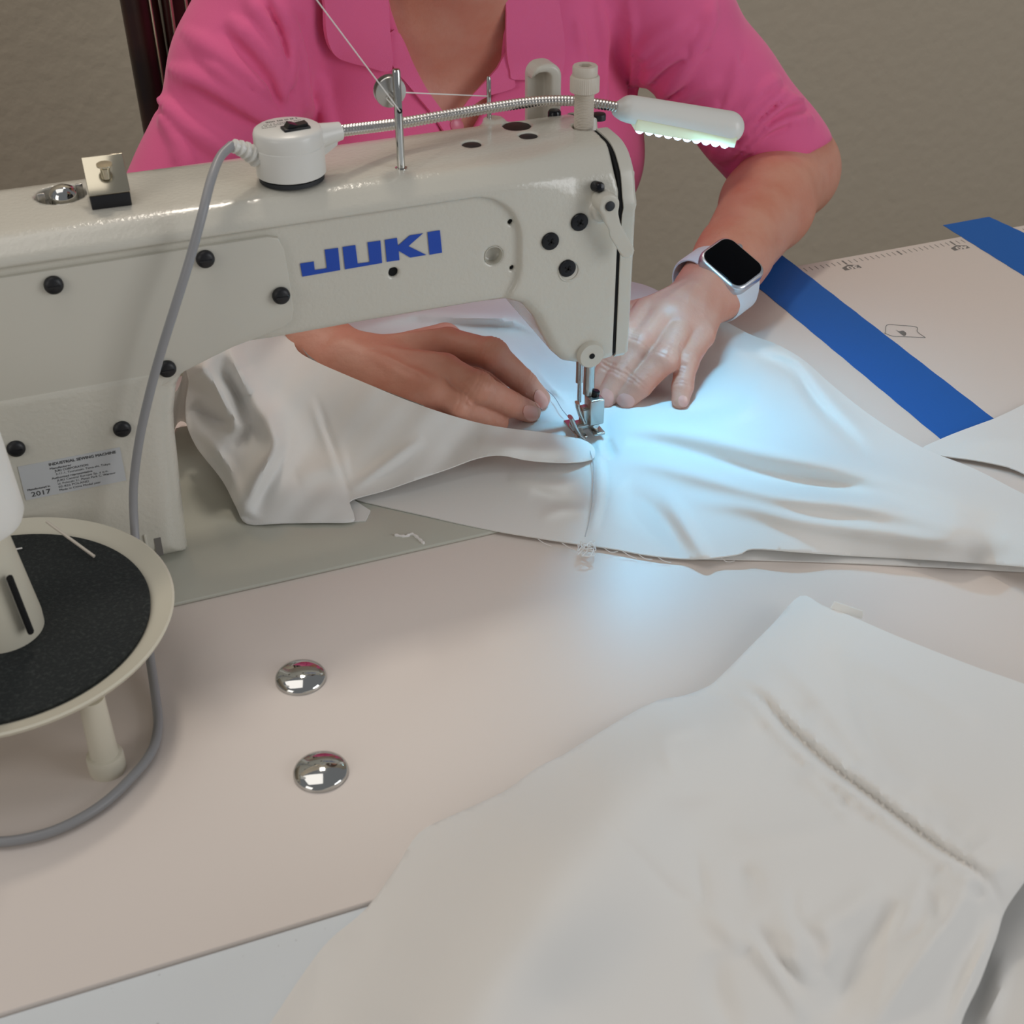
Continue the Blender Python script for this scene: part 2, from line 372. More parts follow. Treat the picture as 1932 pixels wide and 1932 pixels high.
sm = smooth_poly([(1690, 622), (1697, 628), (1706, 634), (1710, 629), (1704, 624), (1696, 625)], 4)
V2, F2 = tri(sm, 3); gS.add([P(a, b, z=.0001) for a, b in V2], F2)
for q in ([(1671, 628), (1674, 613), (1700, 614), (1729, 617), (1731, 626), (1746, 637)], [(1668, 628), (1684, 634), (1702, 635), (1724, 636), (1746, 637)]):
    gS.tube([P(a, b, z=.0002) for a, b in q], .0002, 5)
gS.make('scuff_mark', m_print, TB, label='small dark chip in the tabletop with thin outline')
gl = G().box((-.85, -1.1, -.06), (.95, -.3085, -.0015), bev=.0008)
sd = gl.make('side_table', m_side, None); tag(sd, 'cool grey speckled tabletop butted against the near edge of the sewing table', 'table')
g_ = G()
for sx in (-.7, .8):
    for y in (-1.0, -.42):
        G().box((sx-.025, y-.025, -.75), (sx+.025, y+.025, -.06)).make('leg', m_steel, sd)
# blue tape strips
def tape(px, label):
    z = .0002; q = [P(a, b, z=z) for a, b in px]; V = []; n = 40
    L0, L1, R0, R1 = q; 
    for i in range(n+1):
        t = i/n; w = .0002*math.sin(i*1.7); V += [L0+(L1-L0)*t+w, R0+(R1-R0)*t-w]
    V = [(v[0], v[1], .0003) for v in V]; n2 = len(V); V += [(v[0], v[1], .00004) for v in V]
    Fc = [(2*i, 2*i+1, 2*i+3, 2*i+2) for i in range(n)]+[(2*i, 2*i+2, 2*i+2+n2, 2*i+n2) for i in range(n)]+[(2*i+3, 2*i+1, 2*i+1+n2, 2*i+3+n2) for i in range(n)]+[(1, 0, n2, n2+1), (2*n, 2*n+1, 2*n+1+n2, 2*n+n2)]
    o = mk('blue_tape_strip', V, Fc, m_tape, None, False); tag(o, label, 'tape', 'strips of blue tape on the table')
tape([(1376, 497), (1790, 841), (1440, 454), (1888, 800)], 'long blue tape strip on the table right beside the forearm with the watch')
tape([(1779, 425), (2100, 625), (1866, 409), (2100, 516)], 'blue tape strip at the far right edge of the table, beyond the printed number 40')
# ================================================================== sewing machine
SM = thing('sewing_machine', 'cream industrial sewing machine with blue JUKI lettering standing on the white table', 'sewing machine', (-.2, 0, 0))
YF = -.04
def PF(x, y, Y=YF): p = P(x, y, Y=Y); return (p[0], p[2])
def poly_sdf(p, poly):
    v = np.array(poly, float); d = np.full(len(p), 1e9); s = np.ones(len(p)); j = len(v)-1
    for i in range(len(v)):
        e = v[j]-v[i]; w = p-v[i]; b = w-e*np.clip((w@e)/(e@e+1e-12), 0, 1)[:, None]; d = np.minimum(d, (b*b).sum(1))
        c1 = p[:, 1] >= v[i, 1]; c2 = p[:, 1] < v[j, 1]; c3 = e[0]*w[:, 1] > e[1]*w[:, 0]
        f = (c1 & c2 & c3) | (~c1 & ~c2 & ~c3); s = np.where(f, -s, s); j = i
    return s*np.sqrt(d)
XE = -.0045      # end of the casting, where the face plate starts
arch = [PF(x, y) for x, y in [(358, 1035), (350, 960), (343, 890), (336, 830), (334, 788), (340, 735), (358, 702), (380, 683), (413, 665), (460, 652), (537, 637), (700, 607), (880, 577), (955, 566), (985, 574), (1008, 600), (1028, 640), (1042, 665), (1062, 682), (1090, 686)]]
prof = [(-.47, 0.0005)]+[(a[0]+ (.0 if i > 7 else .0), a[1]) for i, a in enumerate(arch)]
prof[1] = (prof[1][0], .0005)
prof += [(XE, .0775), (XE, .2005), (-.47, .2005)]
def rr_sdf(px, pz, cx, cz, hx, hz, r):
    qx = np.abs(px-cx)-hx+r; qz = np.abs(pz-cz)-hz+r
    return np.hypot(np.maximum(qx, 0), np.maximum(qz, 0))+np.minimum(np.maximum(qx, qz), 0)-r
def cyl(p, c, ax, r, h):
    ax = np.array(ax, float); ax /= np.linalg.norm(ax); q = p-np.array(c); t = q@ax; rad = np.linalg.norm(q-t[:, None]*ax, axis=1)-r; hh = np.abs(t)-h
    return np.minimum(np.maximum(rad, hh), 0)+np.hypot(np.maximum(rad, 0), np.maximum(hh, 0))
TOPH = [(890, 273, .0052), (975, 238, .0080), (997, 257, .0052), (1130, 214, .004)]
ZT = .2
FACEH = [(932, 483, .0052), (743, 515, .0028), (964, 420, .0016), (967, 506, .0016)]
def casting(p):
    x, y, z = p.T; R = .007
    d2 = poly_sdf(np.stack([x, z], 1), prof)
    yc, yh = .0, .0435
    dy = np.abs(y-yc)-yh
    # rounded corner of the upright and of every edge
    Rl = .007+.009*np.clip((-.20-x)/.03, 0, 1)*np.clip((.150-z)/.03, 0, 1); Rl = np.where(x > -.0125, .0022, Rl)
    qa = d2+Rl; qb = dy+Rl
    d = np.hypot(np.maximum(qa, 0), np.maximum(qb, 0))+np.minimum(np.maximum(qa, qb), 0)-Rl
    # chamfered shoulder, two planes; gentle crown on top
    n1 = np.array([0, -.62, .785]); n2 = np.array([0, -.30, .954])
    d = smax(d, (y+.0435)*n1[1]+(z-.1905)*n1[2], .003)
    d = smax(d, (y+.0335)*(-.12)+(z-.1992)*.9928, .003)
    d = smax(d, (y-.040)*.55+(z-.192)*.835, .006)
    # head end: bigger roundness toward the face plate
    d = smax(d, (y+.043)*(-.80)+(z-.187)*.60-np.clip((-.030-x)*.35, 0, .03), .012)
    # recessed logo field
    rec = rr_sdf(x, z, -.26, .153, .197, .0335, .026); rec = np.maximum(rec, (-.0385)-y) if False else rec
    cut = smax(rec, (y+.0398), .0012); d = smax(d, -np.where(y < 0, cut, .05), .003)
    # round plug holes
    for a, b, r in FACEH:
        q = P(a, b, Y=YF); d = np.maximum(d, -cyl(p, q, (0, 1, 0), r, .006))
    for a, b, r in TOPH:
        q = P(a, b, z=ZT); d = np.maximum(d, -cyl(p, q, (0, 0, 1), r, .006))
    q = P(115, 368, z=ZT); d = np.maximum(d, -cyl(p, q, (0, 0, 1), .0125, .007))
    q = P(1101, 240, z=ZT); d = np.maximum(d, -cyl(p, q, (0, 0, 1), .0062, .02))
    # small boss for the thread pin on the far shoulder
    q = P(936, 233, z=.199); d = smin(d, cyl(p, q+np.array([0, .004, -.004]), (0, 0, 1), .006, .006), .004)
    # presser lever boss
    q = P(1132, 392, Y=YF-.002); d = smin(d, cyl(p, q, (0, 1, 0), .0065, .006), .003)
    # screw seats
    return d
V_, F_ = snet(casting, (-.475, -.056, -.004), (.004, .056, .216), .0013)
print('casting', len(V_))
mk('machine_arm', V_, F_, m_cast, SM, True)
# dark plugs inside the holes
for a, b, r in TOPH: G().lathe([(0, -.0035), (r*1.01, -.0035), (r*1.01, -.0008), (r*.96, -.0002), (r*.5, .0002), (0, .0003)], P(a, b, z=ZT), n=28).make('rubber_plug', m_black, SM, label='black rubber plug')
for a, b, r in FACEH[1:]: G().lathe([(0, .004), (r, .004), (r, .0022), (0, .0022)], P(a, b, Y=YF), (0, 1, 0), n=24).make('bolt_hole', m_dark, SM, label='small dark round hole')
gp = G(); q = P(932, 483, Y=YF); gp.lathe([(.0053, .0090), (.0053, .0004), (.0050, .0002), (.0049, .0090), (.0018, .0092), (0, .0092)], q, (0, 1, 0), n=32); o = gp.make('oil_hole_liner', m_cast2, SM)
# bed
BX0, BX1 = -.48, .095
gb = G().box((BX0, -.0815, .0001), (BX1, .10, .0022), bev=.0009); gb.make('bed', m_bed, SM, label='flat cream machine bed set into the tabletop')
# pillar foot trims
gt = G(); a = PF(268, 990); gt.box((a[0]-.0006, YF-.0045, .012), (a[0]+.0008, YF-.002, .024), bev=.0004); gt.make('casting_rib', m_cast2, SM)
gt = G(); a = PF(293, 1000); gt.box((a[0]-.0018, YF-.0038, .008), (a[0]+.0018, YF-.003, .020)); gt.make('casting_slot', m_print, SM)
# rear cover panel
pan = [(-60, 536), (505, 447), (525, 450), (536, 470), (548, 540), (554, 585), (551, 604), (535, 618), (500, 632), (440, 655), (397, 676), (350, 700), (318, 722), (285, 742), (262, 755), (250, 770), (249, 785), (253, 800), (250, 815), (236, 824), (30, 862), (-60, 878)]
pz = [PF(x, y, -.0425) for x, y in pan]; pz[0] = (-.47, pz[0][1]); pz[-1] = (-.47, pz[-1][1])
bm = bmesh.new(); vs = [bm.verts.new((a, -.0398, b)) for a, b in pz]; fc = bm.faces.new(vs); r = bmesh.ops.extrude_face_region(bm, geom=[fc]); 
for v in [e for e in r['geom'] if isinstance(e, bmesh.types.BMVert)]: v.co.y -= .0028
bmesh.ops.recalc_face_normals(bm, faces=bm.faces[:]); fe = [e for e in bm.edges if all(abs(v.co.y+.0426) < 1e-4 for v in e.verts)]
bmesh.ops.bevel(bm, geom=fe, offset=.0006, segments=3, affect='EDGES', profile=.5)
CP = G().bm(bm).make('cover_panel', m_cast2, SM, sharp=35)
for a, b in [(101, 537), (387, 488), (530, 557), (315, 695), (230, 808), (30, 845)]:
    q = P(a, b, Y=-.043)
    g = G().lathe([(.0046, 0), (.0046, .0012), (.0040, .0024), (.0026, .0031), (0, .0033)], q, (0, -1, 0), n=28)
    g.box((q[0]-.003, q[1]-.0036, q[2]-.0004), (q[0]+.003, q[1]-.0030, q[2]+.0004))
    g.make('cover_screw', m_black, CP)
# lettering
def letters(polys, name, m, parent, Y, ):
    g = G()
    for poly in polys: g.prism([PF(a, b, Y) for a, b in poly], (0, Y, 0), (1, 0, 0), (0, 0, 1), (0, -.00025, 0))
    o = g.make(name, m, parent, smooth=False, label='blue lettering reading JUKI'); fixn(o); return o
def zp(x, y): return (450+x/2.972, 80+y/2.972)
J_ = [(345, 1240), (422, 1228), (427, 1276), (495, 1266), (483, 1162), (558, 1152), (570, 1276), (358, 1313)]
U_ = [(583, 1147), (655, 1136), (668, 1240), (735, 1231), (723, 1121), (795, 1111), (805, 1236), (597, 1272)]
K_ = [(820, 1107), (888, 1096), (894, 1140), (960, 1082), (1034, 1070), (952, 1142), (1052, 1191), (962, 1206), (898, 1168), (902, 1220), (831, 1230)]
I_ = [(1059, 1064), (1129, 1053), (1141, 1178), (1071, 1190)]
letters([[zp(*q) for q in L] for L in (J_, U_, K_, I_)], 'logo_lettering', m_blue, SM, -.0401)
# rating label
lb = [P(a, b, Y=-.0438) for a, b in [(33, 882), (226, 843), (238, 905), (50, 945)]]
lz1 = (lb[0][2]+lb[1][2])/2; lz0 = (lb[2][2]+lb[3][2])/2; lx0 = (lb[0][0]+lb[3][0])/2; lx1 = (lb[1][0]+lb[2][0])/2
LBL = G().box((lx0, -.0439, lz0), (lx1, -.0436, lz1)).make('rating_label', m_label, SM, smooth=False, label='silver rating label with small printed lines')
gT = G(); w = lx1-lx0; hh = lz1-lz0
def tline(s, fx, fz, size, wid=None, bold=0.):
    global gT
    RX = Matrix.Rotation(math.pi/2, 4, 'X'); V, Fc = text_mesh('t', s, size, Matrix.Identity(4), None, None, .00002, bold)
    xs = [v.x for v in V]; sx = (wid*w/(max(xs)-min(xs))) if wid else 1.
    M = Matrix.Translation((lx0+fx*w, -.0440, lz0+fz*hh)) @ RX
    gT.add([M @ Vector((v.x*sx, v.y, v.z)) for v in V], Fc)
for s, fx, fz, sz, wd, bd in [('INDUSTRIAL SEWING MACHINE', .29, .86, .0022, .66, .00006), ('Manufacturer', .29, .745, .0017, .21, .00002), ('JUKI CORPORATION', .335, .655, .0017, .33, .00002), ('2-11-1, Tsurumaki, Tama-shi, Tokyo', .335, .56, .0017, .54, 0), ('Authorised representative', .29, .455, .0017, .40, .00002), ('JUKI Central Europe Sp. z o.o.', .335, .365, .0017, .51, 0), ('ul. Poleczki 21, Platan Park C, Warsaw', .335, .27, .0017, .57, 0), ('02-822 POLAND', .335, .175, .0017, .30, 0), ('Made in China Model year', .335, .08, .0017, .41, 0), ('Manufactured in', .035, .26, .0016, .22, .00003), ('2017', .06, .07, .0040, .19, .00003)]:
    tline(s, fx, fz, sz, wd, bd)
gT.make('label_print', m_ink, LBL, smooth=False)
# slotted/cross screws on the head
def cross_screw(parent, q, r, ax=(0, -1, 0), nm='cross_head_screw'):
    q = np.array(q); g = G().lathe([(r, -.001), (r, .0006), (r*.93, .0011), (r*.5, .0014), (0, .0015)], q, ax, n=36)
    o = g.make(nm, m_blackgl, parent)
    g = G(); c = (q[0], q[1]-.00135, q[2])
    for a in (math.radians(35), math.radians(125)):
        M = Matrix.Translation(c) @ Matrix.Rotation(a, 4, 'Y'); g.box((-r*.42, -.0004, -r*.10), (r*.42, .0003, r*.10), M=M)
    g.make('cross_recess', m_dark, o, smooth=False)
for a, b in ((1038, 455), (1093, 419), (1070, 506)): cross_screw(SM, P(a, b, Y=-.0437), .0050)
gc = G().lathe([(.0066, -.001), (.0066, .0001), (.0062, .0004), (.0054, .0003), (.0054, -.001)], P(1074, 511, Y=-.0436), (0, -1, 0), n=40); gc.make('screw_seat_ring', m_cast2, SM)
# face plate with dark gasket line
EA = np.radians(np.linspace(-90, 270, 121)[:-1]); ec_ = np.array([XE-.005, .0, .140]); edir = np.stack([0*EA, np.cos(EA), np.sin(EA)], 1); et = np.full(len(EA), .1)
for _ in range(60): et -= np.clip(casting(ec_+edir*et[:, None]), -.01, .01)*.7
def endprof(r=0.): return [(ec_[1]+edir[i][1]*(et[i]-r), ec_[2]+edir[i][2]*(et[i]-r)) for i in range(len(EA))]
for nm, x0, x1, rr, m in (('face_plate_gasket', XE-.0010, XE+.0009, .0004, m_dark), ('face_plate', XE+.0009, XE+.0095, -.0006, m_cast2)):
    bm = bmesh.new(); vs = [bm.verts.new((x0, a, b)) for a, b in endprof(rr)]; fc = bm.faces.new(vs); r = bmesh.ops.extrude_face_region(bm, geom=[fc])
    for v in [e for e in r['geom'] if isinstance(e, bmesh.types.BMVert)]: v.co.x = x1
    bmesh.ops.recalc_face_normals(bm, faces=bm.faces[:])
    if nm == 'face_plate': bmesh.ops.bevel(bm, geom=[e for e in bm.edges if all(v.co.x > x1-1e-5 for v in e.verts)], offset=.0028, segments=4, affect='EDGES', profile=.5)
    FPo = G().bm(bm).make(nm, m, SM, sharp=40)
ga = P(1192, 365, Y=-.03); G().box((XE+.0095, -.034, .157), (XE+.0125, .0, .185), bev=.0012).make('thread_guard', m_plastic, SM)
# presser lifter lever
q0 = P(1144, 383, Y=-.05); q1 = P(1152, 410, Y=-.053); q2 = P(1170, 446, Y=-.057); q3 = P(1188, 478, Y=-.056)
lev = Body().cap(q0+[0, .0045, 0], q0+[0, -.0035, 0], .0062, .0058, .002).cap(q0, q1, .0052, .0036, .003).cap(q1, q2, .0036, .0042, .003).cap(q2, q3, .0044, .0042, .002).cap(q2+[-.001, .002, .001], q3+[-.001, .002, .001], .0040, .0038, .002)
def levf(p): d = lev(p); return smax(d, -(p[:, 1]-(q0[1]-.0045)), .001)
V_, F_ = snet(levf, q0-np.array([.012, .016, .045]), q0+np.array([.03, .014, .016]), .0007)
LV = mk('presser_lifter_lever', V_, F_, m_cast2, SM, True)
G().lathe([(.0027, 0), (.0027, .0010), (.0022, .0014), (0, .0014)], q0+[0, -.0042, 0], (0, -1, 0), n=24).make('lever_pin', m_gasket, LV)
g = G().lathe([(.0029, -.006), (.0029, .0012), (.0020, .0026), (0, .0030)], P(1130, 353, Y=-.046), (0, -1, .25), n=24); g.make('set_screw', m_blackgl, SM)
# presser bar boss under the head and needle assembly
bq = P(1117, 672, Y=-.047)
g = G().lathe([(.0082, -.009), (.0080, -.0015), (.0072, 0), (0, 0)], bq, (0, -1, 0), n=40); BO = g.make('presser_bar_boss', m_cast2, SM)
G().lathe([(.0017, 0), (.0017, .0003), (0, .0003)], bq, (0, -1, 0), n=20).make('boss_hole', m_dark, BO)
# vertical bars: front (presser) bar, needle bar beyond it
PBY = -.010
pb = P(1107, 800, z=.016); 
def vbar(name, px, Y, z0, z1, r, m, parent=SM, n=20, **k):
    p = P(*px, Y=Y); return G().lathe([(r, z0), (r, z1)], (p[0], p[1], 0), n=n).make(name, m, parent, **k)
fx, fy = P(1112, 812, z=.006)[:2]
G().lathe([(.0036, .032), (.0036, .085)], (fx-.0005, fy+.002, 0), n=24).make('presser_bar', m_steel, SM)
G().lathe([(.0006, .012), (.0009, .02), (.0009, .034), (.0022, .0345), (.0022, .085)], (fx-.0022, fy+.013, 0), n=20).make('needle_bar', m_steel, SM)
G().tube([(fx-.0075, fy-.001, .081), (fx-.0074, fy-.001, .05), (fx-.0068, fy, .028)], .0005, 8).make('thread_guide_wire', m_steel, SM)
G().tube([(fx-.0035, fy, .078), (fx-.009, fy-.003, .0795), (fx-.014, fy-.005, .0785), (fx-.0165, fy-.005, .0755)], .0013, 8).make('thread_guide_hook', m_blackgl, SM)
# clamp on the presser bar
G().box((fx-.003, fy-.0075, .0135), (fx+.0065, fy+.003, .0315), bev=.0010).make('foot_clamp', m_steel, SM)
G().lathe([(.0026, 0), (.0026, .003), (.002, .0036), (0, .0036)], (fx+.0025, fy-.001, .0315), (.2, 0, 1), n=20).make('clamp_screw', m_blackgl, SM)
fz = .0040; fx0 = fx; fx = fx-.002
PFT = G().box((fx-.0105, fy-.010, fz+.0030), (fx-.0035, fy+.013, fz+.0050), bev=.0006)
PFT.box((fx+.0010, fy-.010, fz+.0030), (fx+.0085, fy+.013, fz+.0050), bev=.0006)
PFT.box((fx-.0105, fy-.003, fz+.0046), (fx+.0075, fy+.005, fz+.0090), bev=.0014)
PFT.box((fx-.0042, fy-.003, fz+.008), (fx+.0030, fy+.004, fz+.020), bev=.0014)
PFT = PFT.make('presser_foot', m_steel, SM)
g = G().tube([(fx-.0150, fy-.0080, fz+.0200), (fx-.0135, fy-.0080, fz+.0170), (fx-.0100, fy-.0085, fz+.0085), (fx-.0060, fy-.0095, fz+.0035)], .0030, 12, flat=.45); g.make('finger_guard', m_steel, SM)
g = G().tube([(fx-.0090, fy-.0045, fz+.0270), (fx-.0078, fy-.0045, fz+.021), (fx-.0045, fy-.0045, fz+.0125)], .0026, 12, flat=.5); g.make('foot_spring', m_chrome, SM)
g = G().lathe([(.0028, 0), (.0028, .0024), (0, .0034)], (fx+.003, fy-.0035, fz+.0085), (.3, -.9, .4), n=20); g.make('hinge_screw', m_chrome, SM)
# regulator bolt on top
bq = P(1101, 240, z=.1995); bz = bq
g = G(); pr = [(.0053, -.01), (.0053, 0)]
for i in range(22): z = .001+i*.00085; pr += [(.0055, z), (.0051, z+.00042)]
pr += [(.0055, .020)]
RB = g.lathe(pr, bz, n=36).make('pressure_regulator_screw', m_beigepl, SM)
def kn(a, r, z): return 1+.028*(math.sin(a*44) > 0)
g = G().lathe([(.0058, .0193), (.0079, .0203), (.0079, .0278), (.0074, .0288), (.0066, .0290)], bz, n=176, fn=lambda a, r, z: kn(a, r, z) if r > .0076 else 1.); g.make('knurled_lock_nut', m_beigepl, RB)
hexp = lambda a: .93/max(math.cos((a % (math.pi/3))-math.pi/6), .5)
g = G().lathe([(.0066, .0285), (.0069, .0292), (.0069, .0335), (.0064, .0342), (.0052, .0342), (.0036, .0342), (.0035, .0341), (.0035, .0305), (0, .0305)], bz, n=96, fn=lambda a, r, z: hexp(a) if r < .004 and r > 0 else 1.)
g.make('hex_socket_cap', m_beigepl, RB)
# take-up guard (loop behind)
tq0 = P(1027, 215, Y=.045); 
gu = [P(1014, 222, Y=.043), P(1013, 170, Y=.043), P(1016, 135, Y=.043), P(1026, 126, Y=.046), P(1038, 132, Y=.05), P(1043, 160, Y=.052), P(1044, 222, Y=.052)]
gw = Body()
cx = P(1028, 170, Y=.045); zt = P(1028, 118, Y=.045)[2]
def guardf(p):
    x, y, z = p.T; h = zt; d = rr_sdf(x, z, cx[0], (h+.15)/2, .0088, (h-.15)/2, .0075); dy = np.abs(y-.048)-.008
    o = smax(d, dy, .003); i = rr_sdf(x, z, cx[0]-.003, (h-.004+.15)/2-.0, .0050, (h-.0045-.15)/2, .004); i = np.maximum(i, y-.050); return smax(o, -i, .0015)
V_, F_ = snet(guardf, (cx[0]-.014, .034, .16), (cx[0]+.014, .062, zt+.005), .0009); mk('take_up_guard', V_, F_, m_cast2, SM, True)
g = G().lathe([(.0038, -.001), (.0038, .0018), (.003, .003), (0, .0034)], P(1046, 217, z=.199), (0, 0, 1), n=28); g.make('guard_screw', m_blackgl, SM)
# thread post with disc, small pin
pq = P(757, 318, z=.1995)
POST = G().lathe([(.0032, -.002), (.0032, .0005), (.0021, .0008), (.0021, .050), (.0017, .0512), (0, .0514)], pq, n=24).make('thread_post', m_chrome, SM)
pm = pq+np.array([0, -.0022, .031]); G().lathe([(.0013, 0), (.0013, .0008), (0, .001)], pm, (0, -1, 0), n=14).make('post_hole', m_dark, POST)
dc = pq+np.array([-.0005, .0075, .0365])
g = G().lathe([(.0014, -.005), (.0014, .001), (.0080, .0022), (.0082, .0028), (.002, .004), (.002, .0052), (.0082, .0062), (.0080, .0070), (.0015, .0076), (0, .0078)], dc, (0, 1, .1), n=36); g.make('tension_disc', m_steel, POST)
pp = P(930, 232, z=.2)+np.array([0, .006, 0])
pt = pp[2]; G().lathe([(.0013, 0), (.0013, .0235), (.0010, .0245), (0, .025)], (pp[0], pp[1], .1995), n=18).make('thread_pin', m_chrome, SM)
# belt side: hand wheel out of frame
g = G().lathe([(.018, 0), (.055, .003), (.062, .008), (.062, .022), (.055, .027), (.02, .027)], (-.478, 0, .155), (-1, 0, 0), n=48); g.make('hand_wheel', m_cast2, SM)
# oil filler with sight cap
oq = P(115, 368, z=.2)
OC = G().lathe([(.0122, -.006), (.0122, -.0052), (.009, -.0050), (0, -.0050)], oq, n=36).make('oil_cup', m_steel, SM)
G().lathe([(.0072, -.005), (.0072, -.002), (.0068, .001), (.0052, .0036), (.0025, .0048), (0, .005)], oq+np.array([.001, 0, 0]), n=32).make('oil_cap_dome', m_chrome, OC)
for s in (-1, 1): G().box((oq[0]+s*.0095-.0018, oq[1]-.001+s*.003, .196), (oq[0]+s*.0095+.0018, oq[1]+.0005+s*.003, .2035), bev=.0004).make('spring_clip', m_steel, OC)
# ================================================================== magnetic seam guide resting on the arm
mq = P(212, 392, z=.2)
MG = thing('magnetic_seam_guide', 'small nickel-plated block with a black underside standing tilted on the left of the machine arm', 'magnet', tuple(mq))
Mt = Matrix.Translation(mq+np.array([0, 0, 0])) @ Matrix.Rotation(math.radians(-2), 4, 'Z')
G().box((-.0095, .0, .0), (.0095, .0185, .0065), bev=.0004, M=Mt).make('magnet_block', m_black, MG)
Mp = Mt @ Matrix.Translation((0, .0005, .0066)) @ Matrix.Rotation(math.radians(38), 4, 'X')
G().box((-.0098, 0, 0), (.0098, .0215, .0009), bev=.0003, M=Mp).make('guide_plate', m_magnet, MG)
g = G(); c = Mp @ Vector((0, .009, .0009)); g.lathe([(.0022, -.0002), (.0024, .005), (.0038, .0062), (.0038, .0070), (0, .0072)], c, tuple(Mt.to_3x3() @ Vector((0, -.1, 1))), n=28); g.make('knob', m_magnet, MG)
# ================================================================== clip-on LED lamp
lq = P(551, 336, z=.2002)
LP = thing('sewing_lamp', 'white gooseneck LED lamp with round switch base sitting on top of the machine arm', 'lamp', tuple(lq))
RL = .0176; HL = .0265
LB = G().lathe([(.0165, .0), (.0165, .0022)], lq, n=48).make('magnet_base', m_gasket, LP)
LH = G().lathe([(.0150, .0022), (RL, .0034), (RL, .0175), (RL*.985, .0178), (RL*.985, .0182), (RL*.99, .0185), (RL*.985, HL-.0025), (RL*.95, HL-.0008), (RL*.88, HL), (0, HL)], lq, n=64).make('lamp_housing', m_plastic, LP)
sw = lq+np.array([.0035, -.0035, HL])
Ms = Matrix.Translation(sw) @ Matrix.Rotation(math.radians(6), 4, 'Z')
SWO = G().box((-.0068, -.0036, -.001), (.0068, .0036, .0012), bev=.0004, M=Ms).make('switch_frame', m_black, LP)
g = G(); poly = [(-.0058, .0005), (-.0035, .0036), (.0005, .0022), (.0058, .0026), (.0058, .0005)]
Mr = Ms.to_3x3(); g.prism(poly, tuple(Ms @ Vector((0, -.0026, .0))), tuple(Mr @ Vector((1, 0, 0))), (0, 0, 1), tuple(Mr @ Vector((0, .0052, 0)))); o = g.make('rocker', m_blackgl, SWO, smooth=False); fixn(o)
gt2 = G()
rb = random.Random(2)
for dx, dy, hgt, wid in ((-.0095, .0092, .0019, .017), (-.0112, .0062, .0009, .020), (-.0118, .0042, .0009, .012), (-.0122, .0020, .0008, .007)):   # print too small to read in the photo: rows of tiny strokes
    x_ = dx
    while x_ < dx+wid:
        w_ = rb.uniform(.0005, .0011)
        if rb.random() < .85: gt2.box((lq[0]+x_, lq[1]+dy+(x_-dx)*.06, lq[2]+HL+.00002), (lq[0]+x_+w_*.7, lq[1]+dy+(x_-dx)*.06+hgt, lq[2]+HL+.00006))
        x_ += w_
gt2.make('housing_print', m_print, LH, smooth=False, label='faint grey printed lines on the lamp housing top')
# nozzle to gooseneck
gn = [P(642, 247, Y=lq[1]+.004), P(745, 234, Y=.004), P(850, 216, Y=.010), P(935, 202, Y=.014), P(1010, 192, Y=.017), P(1075, 190, Y=.018), P(1130, 196, Y=.018), P(1172, 203, Y=.018)]
c0 = np.array([lq[0]+RL-.002, lq[1]+.002, gn[0][2]-.0005]); 
g = G().tube([c0, gn[0]*.35+c0*.65, gn[0]], [.0066, .0058, .0046], 20, cr=4); g.make('nozzle', m_plastic, LP)
G().prism([(0, 0), (.0100, .0), (.0095, -.0025), (0, -.0085)], c0+np.array([0, -.0012, -.003]), (1, 0, 0), (0, 0, 1), (0, .0024, 0)).make('nozzle_web', m_plastic, LP, smooth=False)
g = G(); sp = spline(gn, 40)
g.tube(sp, .0021, 14, cr=0)
g.make('gooseneck_core', m_gasket, LP)
g = G(); seg = np.linalg.norm(np.diff(sp, axis=0), axis=1); cum = np.r_[0, np.cumsum(seg)]; Lg = cum[-1]; nn = int(Lg/.0005)
pp2 = np.stack([np.interp(np.linspace(0, Lg, nn), cum, sp[:, i]) for i in range(3)], 1); g.tube(pp2, .0029, 14, cr=0, rf=lambda i: [1.0, 1.06, .96, .78][i % 4]); g.make('gooseneck', m_spring, LP)
# lamp head: half-round bar with LEDs on its lower edge
ha = P(1180, 206, Y=.018); hb = P(1396, 244, Y=.002); hd = hb-ha; Lh = np.linalg.norm(hd); hd /= Lh
side = np.cross(hd, [0, 0, 1.]); side /= np.linalg.norm(side); upv = np.cross(side, hd)
hr = .0095
def heads(p):
    q = p-ha; t = q@hd; s = q@side; u = q@upv; tt = np.clip(t, .003, Lh-.0075); d = np.sqrt((t-tt)**2+s**2+u**2)-(hr-.0012*np.clip(1-t/Lh, 0, 1))
    d = smax(d, -(u+.0062), .0015); neck = capd(p, ha-hd*.004+upv*(-.001), ha+hd*.004+upv*(-.001), .0042, .0060); return smin(d, neck, .003)
V_, F_ = snet(lambda p: heads(p), np.minimum(ha, hb)-.016, np.maximum(ha, hb)+.016, .0009); HD = mk('lamp_head', V_, F_, m_plastic, LP, True)
g = G()
for i in range(2):
    pass
M = Matrix([[hd[0], side[0], upv[0], ha[0]], [hd[1], side[1], upv[1], ha[1]], [hd[2], side[2], upv[2], ha[2]], [0, 0, 0, 1]])
G().box((.006, -.0086, -.0088), (Lh-.003, .0086, -.0022), bev=.0006, M=M).make('diffuser', m_diff, HD)
for i in range(10):
    t = .010+(Lh-.018)*i/9
    g = G().lathe([(.0024, -.0005), (.0024, .0010), (.0014, .0020), (0, .0024)], M @ Vector((t, .0045, -.0088)), tuple(-upv), n=14); g.make('led', m_led, HD)
LL = bpy.data.lights.new('led_strip_light', 'AREA'); LL.shape = 'RECTANGLE'; LL.size = Lh-.015; LL.size_y = .010; LL.energy = .50; LL.color = (.20, .64, 1.0); LL.spread = math.radians(145)
lo_ = bpy.data.objects.new('led_strip_light', LL); COL.objects.link(lo_)
tgt = np.array([.040, -.060, 0.0]); mid = np.array(M @ Vector((Lh*.5, -.001, -.0108)))
